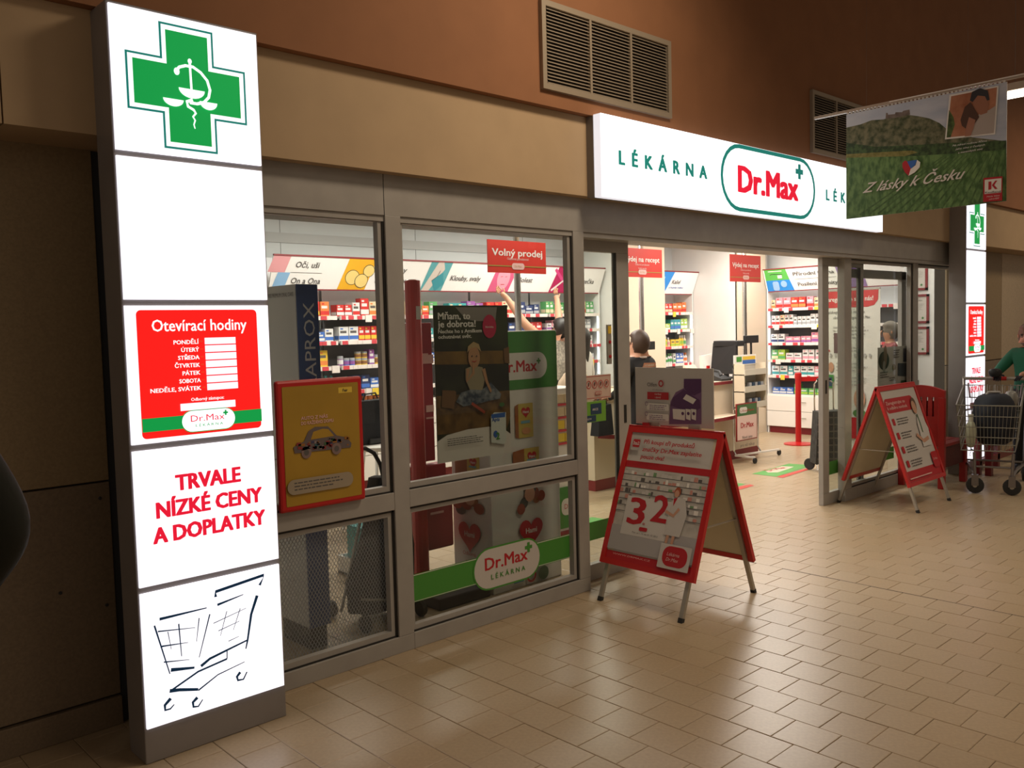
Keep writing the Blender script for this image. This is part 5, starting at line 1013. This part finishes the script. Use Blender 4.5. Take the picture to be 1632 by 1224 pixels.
# framed certificates
for i, (ya, za, yb_, zb_) in enumerate(((1446, 418, 1478, 462), (1446.5, 470, 1480, 515), (1447, 521, 1480, 565))):
    P0, P1 = WX(ya, za, 11.835), WX(yb_, zb_, 11.835)
    t = E('framed_certificate', '%s of three red framed certificates on the white side wall' % ('topmost', 'middle one', 'lowest')[i], 'frame', (11.85, (P0.y+P1.y)/2, P1.z), 'red framed certificates')
    yA, yB, zA, zB = P1.y, P0.y-.0, P1.z, P0.z; b = B(); f = .03
    b.box(11.835, 11.86, yA, yB, zB-f, zB, DRED).box(11.835, 11.86, yA, yB, zA, zA+f, DRED).box(11.835, 11.86, yA, yA+f, zA, zB, DRED).box(11.835, 11.86, yB-f, yB, zA, zB, DRED).build('frame', t)
    B().box(11.848, 11.86, yA+f, yB-f, zA+f, zB-f, mat('cert_paper', (.58, .54, .50), .5)).build('paper', t); p = PX(11.8475); p.text(('OSVĚDČENÍ', 'Certifikát', 'DIPLOM')[i], -(yA+yB)/2, zB-.09, .02, GR, al='c'); p.lines(-yB+.06, -yA-.06, zB-.13, .008, 6, mat('pale_grey_ink', (.38, .36, .34), .6)); p.ell(-yA-.08, zA+.07, .015, .015, mat('ru_scarf', (.06, .2, .05), .5)); p.done('print', t)
# ================================================================== BENCH AND RED TABLE
BR = mat('bench_red', (.34, .010, .010), .35, noise=.05, nscale=10)
t = E('bench', 'red wooden bench with slatted end panel behind the second pavement sign', 'bench', (9.05, 3.49, 0))
y0, y1, X = 3.26, 3.70, 8.66
B().box(X, X+.05, y0, y0+.06, 0, .883, BR, .006).build('leg', t); B().box(X, X+.05, y1-.06, y1, 0, .883, BR, .006).build('leg', t)
b = B(); n = 12; P = [(y0+(y1-y0)*k/n, .95+.05*math.sin(PI*k/n)) for k in range(n+1)]; L = n+1
b.add([(X+dx, y, z) for dx in (0, .04) for y, z in P]+[(X+dx, y, .885) for dx in (0, .04) for y, z in P], [(k, k+1, 2*L+k+1, 2*L+k) for k in range(n)]+[(L+k, 3*L+k, 3*L+k+1, L+k+1) for k in range(n)]+[(k, L+k, L+k+1, k+1) for k in range(n)]+[(2*L+k, 2*L+k+1, 3*L+k+1, 3*L+k) for k in range(n)]+[(0, 2*L, 3*L, L), (n, L+n, 3*L+n, 2*L+n)], BR); b.build('top_rail', t)
B().box(X+.005, X+.04, y0+.05, y1-.05, .62, .70, BR).build('lower_rail', t)
for k in range(6): y = y0+.06+k*(y1-y0-.16)/5.; B().box(X+.01, X+.035, y, y+.040, .70, .89, BR).build('slat', t)
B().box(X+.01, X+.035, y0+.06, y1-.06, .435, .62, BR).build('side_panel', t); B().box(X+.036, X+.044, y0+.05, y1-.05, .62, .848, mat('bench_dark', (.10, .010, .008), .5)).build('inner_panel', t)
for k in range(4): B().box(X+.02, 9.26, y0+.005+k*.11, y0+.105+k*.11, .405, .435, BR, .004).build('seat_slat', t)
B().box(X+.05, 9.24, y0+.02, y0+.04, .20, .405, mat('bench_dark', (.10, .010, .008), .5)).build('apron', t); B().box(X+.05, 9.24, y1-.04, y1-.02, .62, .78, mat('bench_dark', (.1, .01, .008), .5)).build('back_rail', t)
for y in (y0, y1-.06): B().box(9.20, 9.26, y, y+.06, 0, .405 if y < 3.5 else .78, BR, .005).build('leg', t)
t = E('red_table', 'long dark red table behind the shopping cart, in front of the far pylon', 'table', (10.3, 3.2, 0))
TR = mat('table_red', (.17, .012, .012), .4); B().box(9.64, 11.3, 3.17, 3.375, .70, .755, TR, .005).build('tabletop', t)
for x in (9.68, 10.22, 11.2): 
    for y in (3.29,) if x == 10.22 else (3.18, 3.29): B().box(x, x+.07, y, y+.06, 0, .70, TR, .004).build('leg', t)
B().box(9.70, 11.2, 3.29, 3.32, .10, .16, TR).build('stretcher', t)
t = E('paper_tray', 'pale papers in a low tray on the window ledge behind the bench', 'papers', (9.3, 3.80, .0)); a = WY(1500, 606, 3.86); B().box(9.0, 9.5, 3.80, 3.95, 0, .93, CREAM, .004).build('ledge_stand', t); B().box(9.02, 9.45, 3.81, 3.94, .93, 1.0, PAPER, .01).build('papers', t)
# ================================================================== SHOPPING CART
O = Vector((8.71, 2.84, 0)); ca = Vector((.953, .302, 0)); cb = Vector((.302, -.953, 0))
def cp(l, s_, z): return O+ca*l+cb*s_+Vector((0, 0, z))
t = E('shopping_cart', 'wire shopping cart with full dark bag pushed in from the right edge', 'cart', (9.1, 2.96, 0)); WIRE = mat('cart_wire', (.30, .30, .26), .4, .6)
def ringz(l0, l1, w0, w1, z0, z1): return [cp(l0, -w0, z0), cp(l0, w0, z0), cp(l1, w1, z1), cp(l1, -w1, z1)]
lv = [(0, .385), (.2, .45), (.4, .52), (.62, .60), (.82, .68), (1, .80)]
b = B()
def corner(f, i):  # f 0 bottom ..1 top; i corner
    bt = (cp(.02, -.27, .40), cp(.02, .17, .40), cp(.74, .21, .44), cp(.74, -.26, .44)); tp = (cp(-.07, -.31, .83), cp(-.07, .21, .83), cp(.92, .26, .95), cp(.92, -.285, .95))
    return bt[i].lerp(tp[i], f)
for f in (0, .14, .30, .52, .76, 1):
    P = [corner(f, i) for i in range(4)]; b.tube(P+[P[0]], .0042 if f not in (0, 1) else .006, WIRE, 5, False)
for i, nn in ((0, 16), (1, 22), (2, 16), (3, 22)):
    for k in range(nn+1):
        s_ = k/nn; b.tube([corner(0, i).lerp(corner(0, (i+1) % 4), s_), corner(1, i).lerp(corner(1, (i+1) % 4), s_)], .0022, WIRE, 4, False)
for k in range(12): b.tube([corner(0, 0).lerp(corner(0, 1), k/11), corner(0, 3).lerp(corner(0, 2), k/11)], .0022, WIRE, 4, False)
b.build('basket', t)
FR_ = mat('cart_frame', (.22, .20, .19), .35, .7)
b = B()
for s_ in (-1, 1):
    b.tube([cp(.0, .15*s_, .16), cp(.015, .16*s_, .385)], .013, FR_, 8); b.tube([cp(.0, .15*s_, .17), cp(.25, .19*s_, .20), cp(.85, .26*s_, .17)], .013, FR_, 8)
    b.tube([cp(.85, .26*s_, .17), cp(.80, .265*s_, .5), cp(.90, .28*s_, .93), cp(.96, .285*s_, 1.01)], .013, FR_, 8)
b.tube([cp(.85, -.26, .19), cp(.85, .26, .19)], .01, FR_, 8).tube([cp(.02, -.15, .25), cp(.02, .15, .25)], .01, FR_, 8).build('chassis', t)
B().tube([cp(.97, -.30, 1.015), cp(.97, .30, 1.015)], .017, ALU, 12).build('handle', t); B().tube([cp(.97, -.02, 1.015), cp(.97, .10, 1.015)], .020, RED, 12).build('handle_sleeve', t)
b = B().tube([cp(.72, -.22, .84), cp(.90, -.24, .97)], .008, FR_, 6).tube([cp(.72, .22, .84), cp(.90, .24, .97)], .008, FR_, 6).tube([cp(.72, -.22, .84), cp(.72, .22, .84)], .006, WIRE, 5)
for k in range(7): b.tube([cp(.72, -.2+k*.067, .66), cp(.74, -.2+k*.067, .84), cp(.89, -.2+k*.067, .96)], .003, WIRE, 4)
b.build('child_seat', t)
for l, s_ in ((0, -.15), (0, .15), (.86, -.26), (.86, .26)):
    wv = cp(l, s_, .077); b = B(); b.lathe([(.04, -.020), (.072, -.016), (.077, 0), (.072, .016), (.04, .020)], RUBB, wv, 20, axis=((ca if l < .5 else cb).to_track_quat('Z', 'Y').to_matrix())).lathe([(.02, -.022), (.02, .022)], ALU, wv, 10, axis=((ca if l < .5 else cb).to_track_quat('Z', 'Y').to_matrix()))
    w_ = b.build('wheel', t); B().hexa([wv+q for q in (-ca*.03-cb*.024+Vector((0, 0, .0)), ca*.03-cb*.024, ca*.03+cb*.024, -ca*.03+cb*.024, -ca*.035-cb*.026+Vector((0, 0, .085)), ca*.035-cb*.026+Vector((0, 0, .085)), ca*.035+cb*.026+Vector((0, 0, .085)), -ca*.035+cb*.026+Vector((0, 0, .085)))] if 0 else
        [wv+q for q in (-ca*.03-cb*.03, -ca*.025-cb*.03, -ca*.025+cb*.03, -ca*.03+cb*.03, -ca*.03-cb*.028+Vector((0, 0, .10)), ca*.03-cb*.028+Vector((0, 0, .10)), ca*.03+cb*.028+Vector((0, 0, .10)), -ca*.03+cb*.028+Vector((0, 0, .10)))], FR_).build('fork', w_)
def lump(name, label, cat, c, R3, m_, seed=0, parts=True, shp=None):
    rr = random.Random(seed); t_ = E(name, label, cat, (c.x, c.y, c.z-R3[2])); vs = []; n, L = 20, 12
    for i in range(L+1):
        ph = PI*i/L; zz = -math.cos(ph); rad = math.sin(ph)**.55
        for k in range(n): an = 2*PI*k/n; q_ = 1+.05*math.sin(4*an+i*.7+seed)+.03*math.sin(9*an-i); vs.append(c+ca*(R3[0]*rad*q_*math.cos(an))+cb*(R3[1]*rad*q_*math.sin(an))+Vector((0, 0, R3[2]*zz)))
    B().add(vs, [(i*n+k, i*n+(k+1) % n, (i+1)*n+(k+1) % n, (i+1)*n+k) for i in range(L) for k in range(n)], m_).build('body', t_, smooth=True); return t_
tb = lump('shopping_bag', 'bulky dark cloth bag filling the wire shopping cart', 'bag', cp(.30, .0, .67), (.24, .19, .25), mat('bag_dark', (.010, .013, .022), .8, bump=.3, nscale=14), 1)
B().tube([cp(.22, -.10, .86), cp(.25, -.05, .93), cp(.28, .04, .93), cp(.30, .10, .86)], .012, mat('strap_pale', (.4, .38, .35), .7), 8).build('strap', tb)
tb = lump('milk_jug', 'white plastic bottle with green tint at the front left of the cart', 'bottle', cp(.06, -.19, .545), (.045, .045, .125), mat('milky_plastic', (.50, .52, .38), .4), 2); B().lathe([(.022, .10), (.020, .17), (.022, .17), (.022, .19)], mat('cap_white', (.6, .6, .5), .5), cp(.06, -.19, .545), 12).build('cap', tb)
tb = lump('clear_bag', 'crumpled pale plastic bag at the right side of the cart', 'bag', cp(.62, .14, .84), (.07, .06, .08), mat('plastic_pale', (.26, .25, .22), .25), 5); B().tube([cp(.62, .14, .89), cp(.63, .15, .96)], .012, mat('plastic_pale', (.26, .25, .22), .25), 6).build('knot', tb)
# ================================================================== PEOPLE
def figure(label, loc, ang, J, top, bot, hair, rad=None, longhair=0, sleeve='top', shoe=None, scale=1., grp=None, extra=None, hands=(), skin=SKIN, hat=None):
    base = dict(pelvis=(0, 0, .95), spine=(0, .0, 1.12), chest=(0, 0, 1.30), neck=(0, .0, 1.455), head0=(0, .012, 1.55), head1=(0, .015, 1.635), shL=(-.165, 0, 1.385), elL=(-.215, -.03, 1.12), wrL=(-.20, .07, .90), hdL=(-.195, .10, .83),
        shR=(.165, 0, 1.385), elR=(.215, -.03, 1.12), wrR=(.20, .07, .90), hdR=(.195, .10, .83), hipL=(-.09, 0, .88), knL=(-.10, .02, .48), anL=(-.10, -.01, .09), toL=(-.105, .14, .035), hipR=(.09, 0, .88), knR=(.10, .02, .48), anR=(.10, -.01, .09), toR=(.105, .14, .035))
    rd = dict(pelvis=(.155, .115), spine=(.145, .105), chest=(.165, .115), neck=(.058, .058), head0=(.078, .088), head1=(.082, .096), shL=(.072,)*2, elL=(.052,)*2, wrL=(.034,)*2, hdL=(.038, .026), hipL=(.095,)*2, knL=(.066,)*2, anL=(.048,)*2, toL=(.045, .032))
    for k in list(rd):
        if k.endswith('L'): rd[k[:-1]+'R'] = rd[k]
    base.update(J or {}); rd.update(rad or {}); names = list(base)
    bones = [('pelvis', 'spine', 't'), ('spine', 'chest', 't'), ('chest', 'neck', 't'), ('neck', 'head0', 's'), ('head0', 'head1', 's')]
    for s_ in 'LR': bones += [('chest', 'sh'+s_, 't'), ('sh'+s_, 'el'+s_, 't'), ('el'+s_, 'wr'+s_, 'v'), ('wr'+s_, 'hd'+s_, 's'), ('pelvis', 'hip'+s_, 'b'), ('hip'+s_, 'kn'+s_, 'b'), ('kn'+s_, 'an'+s_, 'b'), ('an'+s_, 'to'+s_, 'f')]
    me = bpy.data.meshes.new('person_body'); me.from_pydata([Vector(base[k])*scale for k in names], [(names.index(a), names.index(b_)) for a, b_, _ in bones], [])
    ob = bpy.data.objects.new('person_body', me); COL.objects.link(ob); ob.modifiers.new('k', 'SKIN'); 
    for i, k in enumerate(names):
        sv = me.skin_vertices[0].data[i]; sv.radius = (rd[k][0]*scale, rd[k][1]*scale); sv.use_root = (k == 'pelvis')
    ss = ob.modifiers.new('s', 'SUBSURF'); ss.levels = 2; ss.render_levels = 2
    dg = bpy.context.evaluated_depsgraph_get(); dg.update(); ev = ob.evaluated_get(dg).to_mesh()
    V_ = [v.co.copy() for v in ev.vertices]; Fc = [tuple(p.vertices) for p in ev.polygons]; ob.evaluated_get(dg).to_mesh_clear(); bpy.data.objects.remove(ob)
    ml = {'t': top, 's': skin, 'v': top if sleeve == 'top' else skin, 'b': bot, 'f': shoe or BLACK}; seg = [(Vector(base[a])*scale, Vector(base[b_])*scale, c) for a, b_, c in bones]
    b = B(); groups = {}
    for f in Fc:
        c = sum((V_[i] for i in f), Vector())/len(f); best = None
        for p0, p1, m_ in seg:
            d = p1-p0; k = max(0, min(1, (c-p0).dot(d)/max(1e-9, d.length_squared))); q_ = (c-p0-d*k).length
            if best is None or q_ < best[0]: best = (q_, m_, k)
        if best[1] == 't' and c.z > (base['neck'][2]+.01)*scale: best = (0, 's', 0)
        groups.setdefault(best[1], []).append(f)
    b.v = [tuple(v) for v in V_]
    for g_, fl_ in groups.items():
        k = b.mi(ml[g_])
        for f in fl_: b.f.append(list(f)); b.m.append(k)
    for s_ in 'LR':   # fingers
        h, wq = Vector(base['hd'+s_])*scale, Vector(base['wr'+s_])*scale; d = (h-wq).normalized(); sd = d.cross(Vector((0, 1, 0)) if abs(d.y) < .8 else Vector((0, 0, 1))).normalized(); up = d.cross(sd)
        for i, ln in enumerate((.062, .072, .068, .052)):
            o_ = h+sd*((i-1.5)*.018)+d*.01; b.tube([o_, o_+d*ln*.5+up*.004, o_+d*ln*.85+up*.016, o_+d*ln+up*.028], [.0095, .009, .008, .006], skin if not hands else hands[0], 6)
        o_ = h-d*.035+sd*(-.03); b.tube([o_, o_-sd*.022+d*.02, o_-sd*.03+d*.045+up*.01], [.011, .010, .007], skin if not hands else hands[0], 6)
    t = E('person', label, 'person', loc, grp); t.rotation_euler = (0, 0, 0)
    M = Matrix.Translation(loc) @ Matrix.Rotation(ang, 4, 'Z'); b.v = [tuple(M @ Vector(v)) for v in b.v]; b.build('body', t, smooth=True)
    hc = (Vector(base['head0'])+Vector(base['head1']))/2*scale+Vector((0, 0, .01)); lo = Matrix.Translation(M @ hc) @ Matrix.Rotation(ang+(extra or {}).get('turn', 0), 4, 'Z')
    def hx(b_): b_.v = [tuple(lo @ Vector(v)) for v in b_.v]; return b_
    b = B(); vs = []; n, L = 20, 12
    for i in range(L+1):
        ph = PI*.92*i/L; zz = math.cos(ph)
        for k in range(n):
            an = 2*PI*k/n; x, y = math.sin(ph)*math.cos(an), math.sin(ph)*math.sin(an); q_ = 1.0 if not (y > .25 and zz < .42) else .72
            if longhair and zz < 0 and y < .3: zz2 = zz*(1+longhair*2.4*min(1, -zz*1.5)); 
            else: zz2 = zz
            vs.append(Vector((x*.099*q_*(1+.04*math.sin(7*an+i)), (y*.115-.012)*q_, zz2*.125+.008)))
    b.add(vs, [(i*n+k, (i+1)*n+k, (i+1)*n+(k+1) % n, i*n+(k+1) % n) for i in range(L) for k in range(n)], hair); hx(b).build('hair', t, smooth=True)
    b = B()
    b.tube([(0, .088, .012), (0, .108, -.018), (0, .112, -.026), (0, .095, -.034)], [.008, .011, .013, .008], skin, 8)
    hx(b).build('nose', t)
    for s_ in (-1, 1):
        hx(B().lathe([(.002, -.006), (.012, -.002), (.012, .002), (.002, .006)], mat('eye_dark', (.03, .02, .015), .3), (s_*.03, .086, .008), 8, axis=Matrix.Rotation(PI/2, 3, 'X'))).build('eye', t); hx(B().lathe([(.01, -.006), (.022, 0), (.015, .006)], skin, (s_*.088, -.005, -.008), 8, sy=.6, axis=Matrix.Rotation(PI/2, 3, 'Y'))).build('ear', t)
    hx(B().box(-.022, .022, .085, .094, -.060, -.053, mat('lip', (.35, .10, .08), .5))).build('mouth', t)
    return t, M
CB = mat('cloth_black', (.011, .011, .012), .9); JN = mat('cloth_jeans', (.03, .04, .07), .9); HB = mat('hair_dark', (.015, .010, .008), .5); HBR = mat('hair_brown', (.055, .03, .018), .55)
P = WY(1018, 527, 5.35)
t, M = figure('man in black jacket with white collar stripe standing at the counter, back turned', (P.x, 5.35, 0), 0, dict(elR=(.26, .06, 1.13), wrR=(.18, .28, 1.03), hdR=(.16, .34, 1.02), elL=(-.26, .04, 1.13), wrL=(-.16, .27, 1.03), hdL=(-.14, .33, 1.02)), CB, CB, HBR, scale=P.z/1.735, rad=dict(chest=(.19, .125), shL=(.085, .085), shR=(.085, .085), spine=(.16, .12), pelvis=(.16, .13)))
k = P.z/1.735; b = B(); col = [M @ (Vector((.075*math.cos(a), .065*math.sin(a)-.005, 1.455))*k) for a in [2*PI*q/14 for q in range(15)]]; b.tube(col, .011, mat('collar_white', (.5, .42, .36), .7), 6, False); b.build('collar_stripe', t)
p = Pr(M @ (Vector((0, -.125, 1.35))*k), (1, 0, 0), (0, -.25, 1)); p.poly([(-.10, .0), (.10, .0), (.095, .045), (-.09, .05)], mat('collar_orange', (.62, .30, .20), .6)); p.text('OCHRANA', 0, .012, .022, WT, al='c', w_=.15, bold=.03); p.done('back_badge', t)
PAT = photo('blouse_pattern', (.22, .20, .17), (.52, .47, .38), 45)
hl, hr_ = WY(798, 466, 7.35), WY(886, 470, 7.4); P = WY(888, 517, 7.05); X = P.x; kk = 1.02
def loc_(v): return ((v.x-X)/kk, (v.y-7.0)/kk, v.z/kk)
L_, R_ = loc_(hl), loc_(hr_)
t, M = figure('dark-haired woman in patterned blouse reaching both arms up to the top shelf', (X, 7.0, 0), 0, dict(shL=(-.17, .02, 1.41), shR=(.15, .02, 1.41), elL=(-.40, .16, 1.66), wrL=(L_[0]+.06, L_[1]-.03, L_[2]-.06), hdL=L_, elR=(.19, .20, 1.66), wrR=(R_[0]-.0, R_[1]-.02, R_[2]-.07), hdR=R_), PAT, CB, HB, scale=kk, sleeve='skin')
P = WY(921, 545, 6.85)
t, M = figure('woman with long dark hair and white shirt standing behind the window post', (P.x, 6.8, 0), .3, None, mat('shirt_white', (.62, .58, .54), .8), CB, HB, scale=.95, longhair=1.0, sleeve='skin')
P = WY(1419, 540, 4.75)
t, M = figure('grey-haired woman in dusty red top behind the animal poster', (P.x, 4.75, 0), .7, None, mat('top_dusty_red', (.25, .06, .06), .8), CB, mat('hair_grey', (.16, .14, .11), .6), scale=.93)
P = WX(1641, 545, 9.98); hd = cp(.96, .10, 1.02)
an = math.atan2(-(O.x+.4-P.x), (O.y+.1-P.y)); sc_ = .90; gx = Vector((P.x, P.y, 0)); inv = (Matrix.Translation(gx) @ Matrix.Rotation(an, 4, 'Z')).inverted()
def lc(v): q_ = inv @ v; return (q_.x/sc_, q_.y/sc_, q_.z/sc_)
hA, hB_ = cp(.99, .02, 1.04), cp(.99, .22, 1.04); A1, B1 = lc(hA), lc(hB_)
ea = lambda s_, q_: (s_*.24, .06, 1.15)
la, ra = (A1, B1) if A1[0] < B1[0] else (B1, A1)
t, M = figure('grey-blond woman in green jacket leaning on the shopping cart at the right edge', (gx.x, gx.y, 0), an, dict(hdL=la, wrL=(la[0]-.02, la[1]-.07, la[2]+.02), elL=(la[0]-.12, la[1]-.26, la[2]+.02), hdR=ra, wrR=(ra[0]+.02, ra[1]-.07, ra[2]+.02), elR=(ra[0]+.10, ra[1]-.26, ra[2]+.02), head0=(0, .05, 1.55), head1=(0, .06, 1.635)), mat('jacket_green', (.01, .14, .07), .8), CB, mat('hair_ash', (.13, .085, .045), .6), scale=sc_, hands=(CLOTHB,), rad=dict(shL=(.085, .085), shR=(.085, .085), chest=(.18, .13)))
tw = lump('phone_wallet', 'black wallet phone held over the cart handle', 'wallet', cp(.93, .0, 1.075), (.03, .06, .045), BLACK, 3); B().tube([cp(.93, -.05, 1.10), cp(.93, .05, 1.10)], .006, mat('wallet_edge', (.12, .09, .07), .5), 6).build('clasp', tw)
# person leaving the frame at the left
el = WY(34, 855, 2.3)
sx0 = el.x-.27
t, M = figure('person in dark padded jacket cut off by the left edge of the picture', (sx0, 2.3, 0), 0, dict(elR=(.235, -.02, el.z+.015), wrR=(.17, .16, 1.0), hdR=(.13, .2, .97), shR=(.165, 0, 1.41)), mat('jacket_dark_olive', (.012, .014, .009), .85, bump=.4, nscale=12), CB, HBR, scale=1.0, rad=dict(shR=(.085, .085), elR=(.072, .072), chest=(.17, .13)))
